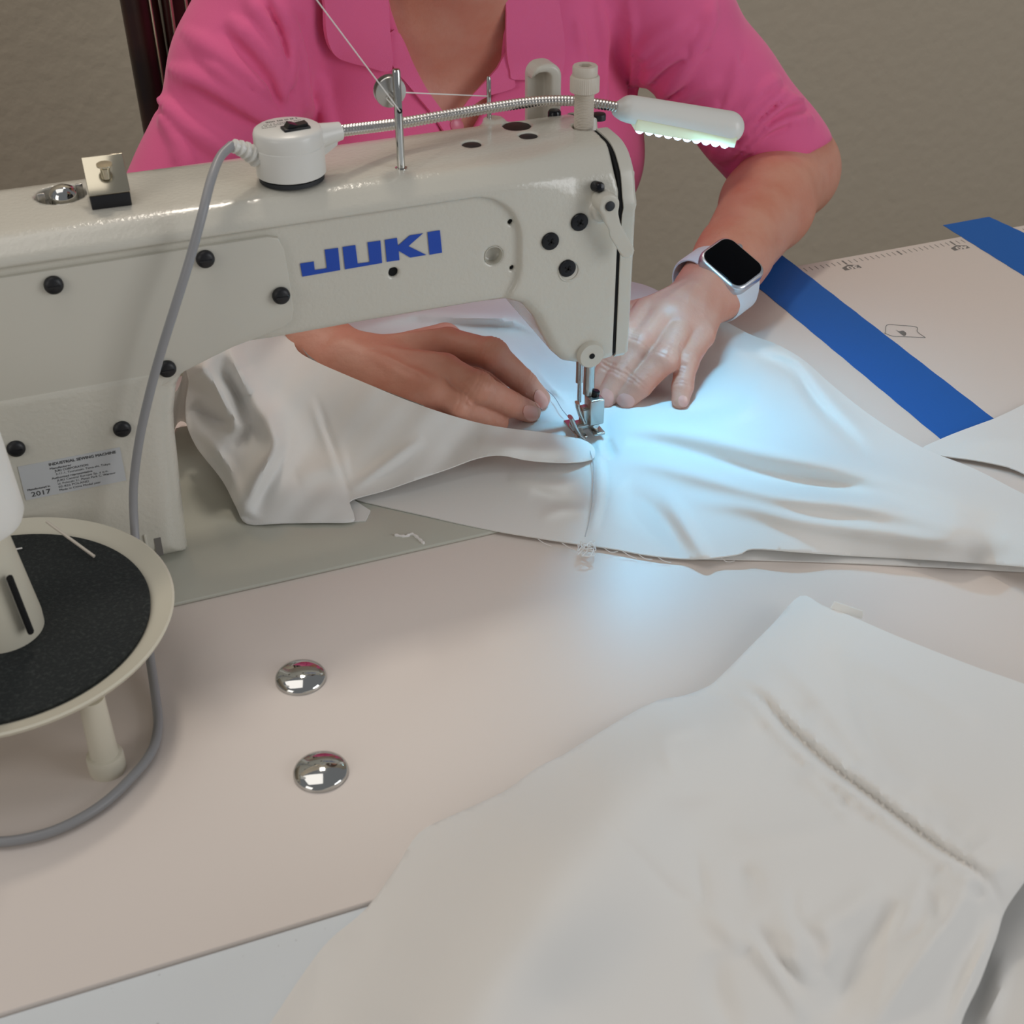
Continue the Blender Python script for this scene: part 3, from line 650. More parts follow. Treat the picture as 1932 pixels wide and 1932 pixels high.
zz = mid-tgt; zz /= np.linalg.norm(zz); xx = hd-zz*(hd@zz); xx /= np.linalg.norm(xx); yy = np.cross(zz, xx)
lo_.matrix_world = Matrix([[xx[0], yy[0], zz[0], mid[0]], [xx[1], yy[1], zz[1], mid[1]], [xx[2], yy[2], zz[2], mid[2]], [0, 0, 0, 1]])
# strain relief and cord
r0 = np.array([lq[0]-RL+.001, lq[1]-.001, lq[2]+.0135]); r1 = P(437, 274, Y=lq[1]-.004)
g = G(); sp2 = spline([r0, r0*.5+r1*.5+np.array([0, 0, .0008]), r1], 14); g.tube(sp2, [.0048, .0030], 16, cr=0, rf=lambda i: 1.12 if (i//3) % 2 == 0 else .78); g.make('strain_relief', m_plastic, LP)
cpts = [r1, P(415, 297, Y=-.026), P(398, 340, Y=-.040), P(380, 410, Y=-.0525), P(358, 490, Y=-.056), P(330, 580, Y=-.058), P(305, 660, Y=-.058), P(283, 740, Y=-.058), P(263, 830, Y=-.058), P(252, 920, Y=-.060), P(254, 1000, Y=-.066), P(262, 1090, Y=-.080), P(274, 1170, z=.018), P(283, 1240, z=.008), P(293, 1310, z=.004), P(298, 1370, z=.0032), P(285, 1420, z=.0032), P(245, 1470, z=.0032), P(190, 1520, z=.0032), P(120, 1560, z=.0032), P(50, 1582, z=.0032), P(-20, 1588, z=.0032), P(-120, 1575, z=.0032), P(-200, 1500, z=.0032)]
G().tube(cpts, .0023, 14, cr=8).make('lamp_cord', m_grey, LP, label='thin grey cord running down the machine and looping on the table')
# ================================================================== threads over the machine
g = G(); A = P(590, -10, Y=-.0265); Bp = pm+np.array([0, -.001, 0]); g.tube([A, Bp], .00035, 6, cr=2)
Cc = dc+np.array([.002, .003, 0]); Dd = np.array([pp[0]-.0005, pp[1], P(925, 181, Y=pp[1])[2]]); g.tube([Bp, dc+np.array([-.003, .001, -.002]), Cc], .00035, 6, cr=2); g.tube([Cc, Dd], .00035, 6, cr=2)
g.tube([A, A+(A-Bp)*1.2], .00035, 6, cr=2)
o = g.make('sewing_thread', m_thread, None, origin=tuple(Bp)); tag(o, 'taut pink-white sewing thread running from above through the chrome thread post to a small pin', 'thread')
# ================================================================== thread stand
tc = np.array([-.3605, -.1265, 0]); tz = .048
TS = thing('thread_stand', 'cream round thread stand tray with black foam pad on a short leg, lower left', 'thread stand', (tc[0], tc[1], 0))
G().lathe([(.0, tz-.006), (.060, tz-.006), (.072, tz-.004), (.0815, tz+.001), (.0828, tz+.0035), (.0818, tz+.0042), (.0795, tz+.0030), (.0715, tz-.0005), (.070, tz-.001), (0, tz-.001)], tc, n=96).make('tray', m_cream, TS)
G().lathe([(0, tz-.001), (.0708, tz-.001), (.0712, tz+.0012), (.0700, tz+.0018), (0, tz+.0018)], tc, n=96).make('foam_pad', m_foam, TS, label='black foam pad')
for k, (lx, ly) in enumerate([(-.3255, -.1905), (-.42, -.185), (-.43, -.07), (-.31, -.066)]):
    G().lathe([(.0082, 0), (.0085, .002), (.0085, .0085), (.0080, .010), (.0066, .0105), (.0064, .012), (.0058, tz-.0035)], (lx, ly, 0), n=36).make('leg', m_cream, TS)
spz = tz+.0018; sc = P(6, 1185, z=.05)*np.array([1, 1, 0])
def slotted(a, r, z): return 1.
SPN = G().lathe([(.0185, spz), (.0185, spz+.006), (.0120, spz+.060), (.0105, spz+.075), (.010, spz+.15)], sc, n=56).make('spool_pin', m_cream, TS)
sa = P(42, 1100, z=spz+.024)
g = G().tube([P(18, 1090, Y=sc[1]-.0165), P(58, 1192, Y=sc[1]-.0190)], .0026, 8, cr=2, flat=.6); g.make('spool_pin_slot', m_dark, SPN)
G().tube([P(88, 984, z=spz+.012), P(178, 1050, z=spz+.003)], .0008, 8, cr=3).make('needle_pin', m_beigepl, TS, label='thin pale pin lying on the foam pad')
G().tube([P(26, 1037, z=spz+.001), P(42, 1034, z=spz+.001)], .0004, 6, cr=3).make('lint_thread', m_thread, TS)
o = G().lathe([(.013, spz+.058), (.0205, spz+.060), (.0220, spz+.064), (.0216, spz+.072), (.0170, spz+.150), (.0120, spz+.158), (0, spz+.158)], sc, n=56).make('thread_cone', m_white, None, origin=tuple(sc+[0, 0, spz+.058])); tag(o, 'white cone on the spool pin of the thread stand, cut by the left edge', 'thread cone')
# ================================================================== chrome caps on the table
for (a, b), lbl in (((567, 1274), 'domed chrome cap on the table, the one nearer the machine bed'), ((605, 1452), 'domed chrome cap on the table, the slightly larger one nearer the grey speckled surface')):
    q = P(a, b, z=.002); r = .0128
    prf = [(r, 0), (r, .0006)]+[(r*math.cos(t), .0006+.0048*math.sin(t)) for t in np.linspace(.12, math.pi/2, 12)]
    o = G().lathe(prf, (q[0], q[1], .0001), n=56).make('chrome_cap', m_chrome, None, origin=(q[0], q[1], 0)); tag(o, lbl, 'cap', 'chrome caps on the table')
# ================================================================== person
def pz(x, y, z): return P(x, y, z=z)
# joints of the hand with the watch (right side of the photo)
E2 = P(1490, 322, Y=.262); S2 = np.array([.096, .318, .285]); W2 = P(1338, 552, z=.034)
S1 = np.array([-.070, .318, .285]); E1 = np.array([-.212, .232, .065]); W1 = P(640, 686, z=.036)
def finger(px, zs, rs): return [pz(a, b, c) for (a, b), c in zip(px, zs)], rs
hand = Body()
def blend_chain(B, pts, rs, k=.003): B.chain(pts, rs, k)
# left-hand group, right side of the photo
L_mcp = {'i': pz(1222, 590, .040), 'm': pz(1256, 594, .042), 'r': pz(1290, 608, .038), 'p': pz(1322, 632, .031)}
for k, q in L_mcp.items(): hand.cap(W2+(q-W2)*.12, q, .0150 if k in 'mr' else .0135, .0105 if k != 'p' else .0098, .010)
hand.cap(W2, (L_mcp['m']+L_mcp['r'])/2, .0150, .0105, .010)
LF = {
 'i': ([L_mcp['i'], pz(1178, 640, .036), pz(1150, 690, .020), pz(1128, 728, .0095)], [.0102, .0090, .0080, .0068]),
 'm': ([L_mcp['m'], pz(1207, 652, .034), pz(1170, 712, .018), pz(1146, 748, .0085)], [.0105, .0094, .0083, .0070]),
 'r': ([L_mcp['r'], pz(1253, 678, .030), pz(1208, 727, .016), pz(1183, 752, .0085)], [.0102, .0091, .0081, .0070]),
 'p': ([L_mcp['p'], pz(1294, 684, .024), pz(1288, 730, .014), pz(1284, 755, .0080)], [.0092, .0078, .0070, .0060]),
}
for k, (pt, rs) in LF.items():
    hand.chain(pt, rs, .0022)
    hand.cap(pt[1]+[0, 0, .0006], pt[1]+[0, 0, .0007], rs[1]*1.04, rs[1]*1.04, .003)
hand.cap(W2+(L_mcp['i']-W2)*.25+[-.004, 0, -.006], pz(1180, 600, .022), .0135, .0110, .010); hand.cap(pz(1180, 600, .022), pz(1140, 632, .014), .0100, .0088, .003); hand.cap(pz(1140, 632, .014), pz(1112, 655, .009), .0088, .0072, .003)
# right hand group, left side of the photo
R_mcp = {'i': pz(846, 650, .041), 'm': pz(838, 700, .043), 'r': pz(812, 742, .038), 'p': pz(778, 765, .030)}
for k, q in R_mcp.items(): hand.cap(W1+(q-W1)*.10, q, .0155 if k in 'mr' else .0145, .0112 if k != 'p' else .0100, .010)
RF = {
 'i': ([R_mcp['i'], pz(928, 668, .043), pz(988, 722, .022), pz(1018, 752, .0095)], [.0108, .0098, .0084, .0070]),
 'm': ([R_mcp['m'], pz(902, 732, .040), pz(962, 762, .021), pz(1000, 777, .0100)], [.0108, .0096, .0083, .0070]),
 'r': ([R_mcp['r'], pz(862, 768, .031), pz(908, 786, .018), pz(940, 797, .0100)], [.0100, .0088, .0078, .0066]),
 'p': ([R_mcp['p'], pz(818, 800, .022), pz(852, 815, .013), pz(880, 822, .0085)], [.0090, .0078, .0070, .0060]),
}
for k, (pt, rs) in RF.items():
    hand.chain(pt, rs, .0022); hand.cap(pt[1]+[0, 0, .0006], pt[1]+[0, 0, .0007], rs[1]*1.05, rs[1]*1.05, .003)
hand.cap(W1+(R_mcp['i']-W1)*.3+[.0, .006, -.006], pz(840, 640, .020), .0140, .0112, .010); hand.cap(pz(840, 640, .020), pz(905, 680, .014), .0100, .0090, .003); hand.cap(pz(905, 680, .014), pz(945, 712, .0095), .0090, .0074, .003)
def arm(B, S, E, W, top=False):
    d = (W-E)/np.linalg.norm(W-E); s = np.cross(d, [0, 0, 1.]); s /= np.linalg.norm(s)
    B.cap(S, E, .038, .0370, .02)
    m = E+(W-E)*.32
    B.cap(E, m, .0365, .0350, .012); B.cap(m, E+(W-E)*.75, .0350, .0265, .012)
    for t in (-1, 1): B.cap(E+(W-E)*.72+s*.003*t, W+s*.0072*t, .0240, .0188, .008)
    B.cap(E+s*.002-d*.008, E+s*.004-d*.006, .0340, .0340, .02)
arms = Body(); arm(arms, S1, E1, W1); arm(arms, S2, E2, W2); arms.pr += hand.pr
# knuckle creases and tendons as relief
cre = []
for dct, back in ((LF, 1), (RF, 1)):
    for k, (pt, rs) in dct.items():
        for j, off in ((1, (-.0034, -.0011, .0012, .0034)), (2, (-.0012, .0010))):
            ax = pt[j+1]-pt[j-1]; ax /= np.linalg.norm(ax)
            for o_ in off: cre.append((pt[j]+ax*o_, ax, .0105))
tend = []
for Wq, dct in ((W2, L_mcp), (W1, R_mcp)):
    for k, q in dct.items(): tend.append((Wq+(q-Wq)*.35, q))
def skin_f(p):
    d = arms(p); c = p.mean(0); R = np.linalg.norm(p-c, axis=1).max()
    return d
def relief(V, N):
    out = np.zeros(len(V))
    for c, ax, r in cre:
        q = V-c; m = (np.abs(q) < .016).all(1)
        if not m.any(): continue
        t = q[m]@ax; dist = np.linalg.norm(q[m]-t[:, None]*ax, axis=1); wv = .0010*np.sin(900*(q[m]@np.cross(ax, [0, 0, 1.])))*.15
        out[m] -= .00060*np.exp(-((t+wv)/.00080)**2)*np.clip(N[m][:, 2]*1.8, 0, 1)*(dist < r*1.4)
    for a, b in tend:
        ba = b-a; h = np.clip((V-a)@ba/(ba@ba), 0, 1); dd = np.linalg.norm(V-a-h[:, None]*ba, axis=1)-.0; 
        hor = np.linalg.norm((V-a-h[:, None]*ba)[:, :2], axis=1)
        out += .0011*np.exp(-(hor/.0030)**2)*np.clip(N[:, 2], 0, 1)*(dd < .03)*np.clip(h*3, 0, 1)*np.clip((1.02-h)*8, 0, 1)
    return out
# torso, neck and head
torso = Body()
torso.cap((-.045, .335, .185), (.075, .335, .185), .072, .072, .03); torso.cap((-.05, .36, .07), (.08, .36, .07), .105, .105, .04)
torso.cap((-.045, .40, -.10), (.075, .40, -.10), .120, .120, .05); torso.cap((-.06, .46, -.25), (.09, .46, -.25), .125, .125, .05)
torso.cap((-.038, .305, .06), (-.036, .305, .07), .070, .070, .03); torso.cap((.070, .305, .06), (.068, .305, .07), .070, .070, .03)
torso.cap((-.02, .325, .235), S1, .052, .050, .03); torso.cap((.05, .325, .235), S2, .052, .050, .03)
NK0 = np.array([.017, .300, .215]); NK1 = np.array([.015, .235, .315])
torso.cap(NK0, NK1, .056, .052, .02)
for sx in (-1, 1): torso.cap((.015+sx*.085, .44, -.29), (.015+sx*.11, .12, -.27), .082, .062, .03); torso.cap((.015+sx*.11, .12, -.27), (.015+sx*.11, .14, -.66), .060, .042, .02); torso.cap((.015+sx*.11, .14, -.69), (.015+sx*.11, .02, -.71), .038, .032, .015)
HC = np.array([.015, .205, .395])     # head looks down toward the needle
fwd = np.array([-.02, -.62, -.78]); fwd /= np.linalg.norm(fwd); rgt = np.cross(fwd, [0, 0, 1.]); rgt /= np.linalg.norm(rgt); hup = np.cross(rgt, fwd)
def hp(a, b, c): return HC+rgt*a+hup*b+fwd*c
head = Body()
head.cap(hp(0, .035, -.025), hp(0, .010, .015), .080, .074, .02); head.cap(hp(0, -.03, .025), hp(0, -.065, .052), .060, .036, .03)
head.cap(hp(0, -.092, .062), hp(0, -.096, .064), .022, .020, .03)
for sx in (-1, 1): head.cap(hp(sx*.045, -.052, .015), hp(sx*.012, -.096, .060), .024, .017, .02); head.cap(hp(sx*.030, -.012, .070), hp(sx*.042, -.024, .060), .018, .018, .015); head.cap(hp(sx*.030, .028, .082), hp(sx*.016, .027, .088), .008, .007, .01)
head.cap(hp(0, .018, .088), hp(0, -.018, .106), .008, .010, .012); head.cap(hp(-.009, -.022, .096), hp(.009, -.022, .096), .0075, .0075, .006)
head.cap(hp(-.018, -.052, .090), hp(.018, -.052, .090), .0075, .0075, .010); head.cap(hp(-.015, -.063, .089), hp(.015, -.063, .089), .0075, .0075, .008)
for sx in (-1, 1): head.cap(hp(sx*.078, .018, -.005), hp(sx*.074, -.020, .004), .012, .008, .004)
allb = Body(); allb.pr = torso.pr+head.pr
V1, Q1 = snet(skin_f, (-.32, -.04, -.0), (-.10, .36, .32), .0016, 14) if False else (None, None)
Vh, Qh = snet(arms, (-.30, -.045, -.002), (.36, .36, .31), .00105, 16)
Nh = grad(arms, Vh) if len(Vh) < 0 else None
# vertex normals through the gradient, in batches
def bgrad(f, V):
    o = np.zeros_like(V); od = np.lexsort((np.floor(V[:, 2]/.03), np.floor(V[:, 1]/.03), np.floor(V[:, 0]/.03)))
    for i in range(0, len(V), 3000): j = od[i:i+3000]; o[j] = grad(f, V[j])
    return o
Nh = bgrad(arms, Vh); Vh = Vh+Nh*relief(Vh, Nh)[:, None]
print('arms', len(Vh))
Vb, Qb = snet(allb, (-.35, -.08, -.75), (.36, .62, .52), .0042, 12); print('body', len(Vb))
PERSON = mk('person', np.vstack([Vb, Vh]), np.vstack([Qb, Qh+len(Vb)]), m_skin, None, True, origin=(.015, .40, -.75))
tag(PERSON, 'person in a pink polo shirt guiding white fabric under the needle with both hands', 'person')
# fingernails traced on the fingertips
def zz5(x, y): return (500+x/3.22, 550+y/3.22)
def zz4(x, y): return (950+x/3.864, 450+y/3.864)
nails = [[zz5(*q) for q in ((1634, 655), (1642, 605), (1672, 600), (1712, 648), (1716, 690), (1690, 712), (1655, 700))],
 [zz5(*q) for q in ((1568, 742), (1572, 700), (1600, 693), (1640, 705), (1655, 740), (1645, 775), (1600, 780))],
 [zz4(*q) for q in ((712, 1180), (722, 1110), (752, 1095), (795, 1125), (800, 1170), (785, 1215), (735, 1222))],
 [zz4(*q) for q in ((828, 1190), (838, 1150), (880, 1130), (935, 1150), (955, 1185), (935, 1222), (880, 1236))],
 [zz4(*q) for q in ((1275, 1190), (1282, 1155), (1310, 1145), (1336, 1165), (1338, 1210), (1322, 1225), (1290, 1218))]]
for nl in nails: decal('fingernail', arms, smooth_poly(nl, 4), 2.2, .0005, .0009, m_nail, PERSON)
# eyes, lips, hair (above the frame)
for sx in (-1, 1):
    G().lathe([(0, -.012), (.008, -.010), (.0118, -.002), (.0118, .002), (.009, .008), (0, .012)], hp(sx*.031, .008, .070), tuple(fwd), n=24).make('eye', m_eye, PERSON)
    G().lathe([(.0055, 0), (.004, .0012), (0, .0016)], hp(sx*.031, .006, .0815), tuple(fwd), n=20).make('iris', m_iris, PERSON)
G().tube([hp(-.024, -.057, .086), hp(-.010, -.054, .0975), hp(.010, -.054, .0975), hp(.024, -.057, .086)], [.001, .0042, .0042, .001], 10).make('lips', m_lip, PERSON)
hb_ = Body(); hb_.cap(hp(0, .045, -.035), hp(0, .035, .0), .094, .086, .02); hb_.cap(hp(0, -.02, -.055), hp(0, -.06, -.045), .068, .052, .03)
for sx in (-1, 1): hb_.cap(hp(sx*.060, .02, -.01), hp(sx*.064, -.035, -.012), .030, .022, .02)
def hairf(p):
    q = p-HC; c = q@fwd; u = q@hup; d = hb_(p)+.0018*np.sin(q@rgt*420+u*60); return smax(d, c-.030-.45*np.clip(u, -.05, .09), .01)
V_, F_ = snet(hairf, HC-.17, HC+.17, .003, 12); mk('hair', V_, F_, m_hair, PERSON, True)
# trousers
tr = Body()
tr.cap((-.06, .46, -.25), (.09, .46, -.25), .132, .132, .05)
for sx in (-1, 1): tr.cap((.015+sx*.085, .44, -.29), (.015+sx*.11, .12, -.27), .088, .069, .03); tr.cap((.015+sx*.11, .12, -.27), (.015+sx*.11, .14, -.64), .067, .052, .02)
V_, F_ = snet(lambda p: np.maximum(tr(p), p[:, 2]+.19), (-.26, .0, -.72), (.29, .64, -.15), .005, 12); mk('trousers', V_, F_, m_trouser, PERSON, True)
# ---------------------------------------------------------------- polo shirt
sh = Body(); sh.pr = []
sh.cap((-.050, .335, .180), (.080, .335, .180), .080, .080, .03); sh.cap((-.056, .36, .06), (.086, .36, .06), .112, .112, .04)
sh.cap((-.052, .40, -.10), (.082, .40, -.10), .128, .128, .05)
sh.cap((-.040, .300, .06), (-.038, .300, .07), .076, .076, .03); sh.cap((.072, .300, .06), (.070, .300, .07), .076, .076, .03)
sh.cap((-.02, .325, .235), S1, .058, .058, .03); sh.cap((.05, .325, .235), S2, .058, .058, .03)
SL2 = S2+(E2-S2)*.5; d2 = (E2-S2)/np.linalg.norm(E2-S2)
sh.cap(S2, SL2, .046, .045, .02); sh.cap(SL2, E2-d2*.012, .045, .0450, .015)
d1 = (E1-S1)/np.linalg.norm(E1-S1); SL1 = S1+(E1-S1)*.55
sh.cap(S1, SL1, .047, .045, .02); sh.cap(SL1, E1+d1*.02, .045, .046, .015); sh.cap(E1, E1+(W1-E1)*.25, .050, .044, .012)
base_sh = Body(); base_sh.pr = list(sh.pr)
def trace3(px, f=base_sh, off=0.):
    H, ok = march(f, px); return H+grad(f, H)*off
ridges = [  # pixel line, radius, lift
 ([(390, 115), (440, 160), (500, 215), (528, 230)], .0050), ([(322, 130), (400, 165), (470, 205), (515, 232)], .0055),
 ([(440, 40), (490, 90), (525, 140), (540, 190)], .0050), ([(470, 0), (505, 50), (530, 110), (545, 170)], .0050), ([(520, 0), (548, 60), (550, 120), (536, 180)], .0055),
 ([(556, 40), (572, 110), (575, 180), (585, 230)], .0045), ([(290, 185), (350, 235), (400, 268), (450, 300)], .0055), ([(330, 255), (345, 290), (352, 320)], .0045),
 ([(1240, 200), (1290, 130), (1330, 60), (1345, 10)], .0050), ([(1200, 110), (1235, 75), (1290, 40)], .0050), ([(1350, 225), (1380, 160), (1392, 110)], .0035),
 ([(1380, 240), (1430, 180), (1470, 150)], .0042), ([(1390, 268), (1440, 205), (1490, 172)], .0042), ([(1380, 300), (1420, 250), (1480, 195), (1515, 185)], .0040),
 ([(1355, 305), (1400, 245), (1460, 190)], .0040), ([(1400, 300), (1450, 245), (1530, 220)], .0035), ([(1210, 160), (1260, 120), (1300, 100)], .0040), ([(1345, 300), (1370, 250), (1395, 205)], .0040),
 ([(1215, 130), (1262, 88), (1318, 50)], .0035), ([(1225, 215), (1290, 180), (1350, 150)], .0040), ([(1250, 250), (1310, 225), (1370, 190)], .0038), ([(350, 60), (420, 110), (470, 150), (505, 180)], .0045), ([(300, 210), (330, 260), (345, 310)], .0040), ([(600, 150), (610, 200), (625, 260)], .0040), ([(1090, 40), (1100, 120), (1105, 200)], .0030), ([(1130, 10), (1140, 100), (1138, 200)], .0030),
 ([(1187, 0), (1190, 80), (1192, 160), (1194, 240)], .0035),
]
shf = Body(); shf.pr = list(sh.pr)
RIDG = []
for px, r in ridges:
    q = trace3(spline(px, 7))
    n_ = len(q)-1
    for i in range(n_): RIDG.append((q[i], q[i+1], r*min(1., .25+1.5*math.sin(math.pi*(i+.5)/n_))))
GRV = []
for px in ([(345, 150), (410, 190), (470, 225), (520, 240)], [(286, 182), (304, 206), (360, 240), (430, 285), (470, 320)], [(425, 60), (470, 110), (510, 160), (532, 210)], [(495, 0), (525, 60), (540, 120), (536, 175)], [(538, 20), (552, 90), (548, 150), (538, 200)],
 [(1195, 110), (1230, 80), (1280, 50)], [(1335, 250), (1375, 165), (1400, 100)], [(1365, 268), (1415, 200), (1465, 155)], [(1372, 290), (1430, 225), (1480, 185)], [(1375, 318), (1420, 255), (1480, 210), (1530, 198)], [(1390, 322), (1440, 258), (1510, 228)], [(1200, 228), (1240, 195), (1300, 165)], [(1187, 0), (1187, 80), (1189, 160), (1191, 235)], [(566, 40), (578, 110), (582, 180)], [(1230, 160), (1270, 120), (1330, 95)]):
    q = trace3(spline(px, 6)); n_ = len(q)-1
    for i in range(n_): GRV.append((q[i], q[i+1], .0062*min(1., .15+1.4*math.sin(math.pi*(i+.5)/n_))))
def ridge_add(p, d):
    c = p.mean(0); R = np.linalg.norm(p-c, axis=1).max()
    out = np.zeros(len(p))
    for a, b, r in RIDG:
        if capd(c[None], a, b, 0, 0)[0] > R+.030: continue
        dd = capd(p, a, b, 0, 0); w_ = .0022+r*.60; out = np.maximum(out, r*2.2*np.exp(-(dd/w_)**2))
    gv = np.zeros(len(p))
    for a, b, r in GRV:
        if capd(c[None], a, b, 0, 0)[0] > R+.02: continue
        dd = capd(p, a, b, 0, 0); gv = np.maximum(gv, r*np.exp(-(dd/.0032)**2))
    return d-out+gv
# neckline opening traced on the chest
neckpoly = [(722, -60), (738, 20), (755, 70), (790, 140), (815, 190), (832, 240), (846, 318), (862, 285), (895, 235), (925, 180), (945, 110), (952, 40), (965, -60)]
cuff2p = E2-d2*.018; cuffn = d2*.93+np.array([.0, .30, -.30])*0; 
ca, cb = P(1362, 352, Y=E2[1]), P(1562, 268, Y=E2[1]); cv = (cb-ca); cv /= np.linalg.norm(cv); vw = FW
cn = np.cross(cv, vw); cn /= np.linalg.norm(cn); cn = cn if cn@d2 > 0 else -cn
cn = cn*.92+FW*.22; cn /= np.linalg.norm(cn); cc = (ca+cb)/2
def shirtf(p, ridge=True):
    d = base_sh(p)
    if ridge: d = ridge_add(p, d)
    d = d+.0010*np.sin(p[:, 0]*55+p[:, 2]*40)+.0008*np.sin(p[:, 2]*90-p[:, 0]*30)
    near = np.linalg.norm(p-E2, axis=1) < .12
    d = np.where(near, smax(d, (p-cc)@cn, .002), d)
    d1w = (p-(E1+(W1-E1)*.22))@((W1-E1)/np.linalg.norm(W1-E1)); near1 = np.linalg.norm(p-W1, axis=1) < .19
    d = np.where(near1, smax(d, d1w, .002), d)
    v = p-CAM; zc = v@FW; x = 966+F*(v@RT)/zc; y = 966-F*(v@UP)/zc
    frontal = p[:, 1] < .315
    m = (y < 340) & (y > -170) & (x > 650) & (x < 1010) & frontal
    if m.any():
        pd = poly_sdf(np.stack([x[m], y[m]], 1), neckpoly+[])*zc[m]/F; cut = np.maximum(pd, allb(p[m])*-1-.0015+0*pd)
        dm = d[m]; dm = smax(dm, -pd, .004); d = d.copy(); d[m] = dm
    top = capd(p, NK0+np.array([0, 0, .02]), NK1, .058, .075); d = smax(d, -top, .004)
    return np.maximum(d, -.165-p[:, 2])
Vs, Qs = snet(shirtf, (-.34, .12, -.18), (.40, .54, .34), .0022, 14); print('shirt', len(Vs))
SHIRT = mk('polo_shirt', Vs, Qs, m_shirt, PERSON, True, label='pink polo shirt with sleeves pushed up')
shc = lambda p: base_sh(p)
cl_l = [(600, -60), (597, 10), (600, 55), (612, 85), (640, 105), (690, 120), (735, 127), (731, 60), (728, 0), (722, -60)]
cl_r = [(952, -60), (948, 20), (950, 90), (958, 130), (968, 150), (1045, 146), (1058, 110), (1056, 60), (1045, 0), (1042, -60)]
lf = lambda V: .0035+.004*np.clip((130-V[:, 1])/150, 0, 1)
decal('collar_flap', shc, smooth_poly(cl_l, 3), 7, .0020, .0026, m_collar, PERSON, lf)
decal('collar_flap', shc, smooth_poly(cl_r, 3), 7, .0020, .0026, m_collar, PERSON, lf)
pl_l = [(733, 60), (752, 62), (772, 105), (800, 165), (822, 200), (845, 235), (852, 262), (838, 258), (815, 222), (790, 190), (762, 152), (738, 120)]
pl_r = [(955, 92), (968, 150), (966, 168), (925, 180), (890, 200), (862, 232), (850, 262), (850, 235), (880, 190), (905, 160), (935, 125)]
decal('placket_edge', shc, smooth_poly(pl_l, 2), 6, .0042, .0022, m_collar, PERSON)
decal('placket_edge', shc, smooth_poly(pl_r, 2), 6, .0042, .0022, m_collar, PERSON)
plk = [(826, 255), (848, 262), (872, 245), (884, 300), (886, 360), (836, 366), (838, 300)]
decal('button_placket', shc, plk, 6, .0022, .0016, m_shirt, PERSON)
qb = trace3([(856, 240)], base_sh, .0048)[0]; nb = grad(base_sh, qb[None])[0]
G().lathe([(.0052, -.001), (.0052, .0006), (.0044, .0012), (.0034, .0006), (0, .0006)], qb, tuple(nb), n=28).make('shirt_button', m_button, PERSON)
# rolled sleeve edges
# ================================================================== watch
wd = (W2-E2)/np.linalg.norm(W2-E2)
wc = P(1381, 497, z=.0); 
Wc = E2+(W2-E2)*.83
# case sits on the back of the wrist facing the camera side
H_, _ = march(arms, [(1378, 500)]); hc = H_[0]
H3, _ = march(arms, [(1340, 480), (1410, 545)]);
ex = P(1415, 505, z=hc[2])-P(1352, 470, z=hc[2]);
nrm = grad(arms, hc[None])[0]; nrm = nrm*.75+(-FW)*.35; nrm /= np.linalg.norm(nrm)
def onpl(x, y):
    r = ray(x, y); t = ((hc+nrm*.006-CAM)@nrm)/(r@nrm); return CAM+r*t
c_a, c_b, c_c, c_d = onpl(1336, 488), onpl(1369, 453), onpl(1427, 505), onpl(1396, 538)   # corners of the glass
cen = (c_a+c_b+c_c+c_d)/4; lx = (c_c+c_d)/2-(c_a+c_b)/2; Lw = np.linalg.norm(lx)*1.02; lx /= np.linalg.norm(lx); ly = np.cross(nrm, lx); Lh_ = np.linalg.norm((c_b+c_c)/2-(c_a+c_d)/2)*1.04
print('watch', Lw, Lh_)
Lw = min(max(Lw, .036), .042); Lh_ = min(max(Lh_, .030), .036)
WT = thing('wristwatch', 'smartwatch with black rectangular screen and white band worn on the wrist at right', 'watch', tuple(cen-nrm*.008))
def slab(name, w, h, r, z0, z1, bev, m, parent):
    bm = bmesh.new(); vs = [bm.verts.new(cen+lx*a+ly*b+nrm*z0) for a, b in rrect(-w/2, -h/2, w/2, h/2, r, 7)]; f = bm.faces.new(vs); rr = bmesh.ops.extrude_face_region(bm, geom=[f])
    mv = [e for e in rr['geom'] if isinstance(e, bmesh.types.BMVert)]
    for v in mv: v.co += Vector(nrm*(z1-z0))
    bmesh.ops.recalc_face_normals(bm, faces=bm.faces[:]); s1 = set(mv); s0 = set(vs)
    eds = [e for e in bm.edges if (e.verts[0] in s1 and e.verts[1] in s1) or (e.verts[0] in s0 and e.verts[1] in s0)]
    bmesh.ops.bevel(bm, geom=eds, offset=bev, segments=4, affect='EDGES', profile=.5)
    return G().bm(bm).make(name, m, parent, sharp=60)
CS = slab('watch_case', Lw+.0045, Lh_+.0045, .0090, -.0085, .0006, .0026, m_alu, WT)
slab('watch_screen', Lw, Lh_, .0072, .0000, .0013, .0005, m_glass, CS)
ed_ = cen+ly*(Lh_/2+.0030)-lx*Lw*.22-nrm*.004; G().lathe([(.0028, -.001), (.0028, .0012), (.0022, .002), (0, .002)], ed_, tuple(ly), n=24).make('watch_crown', m_alu, CS)
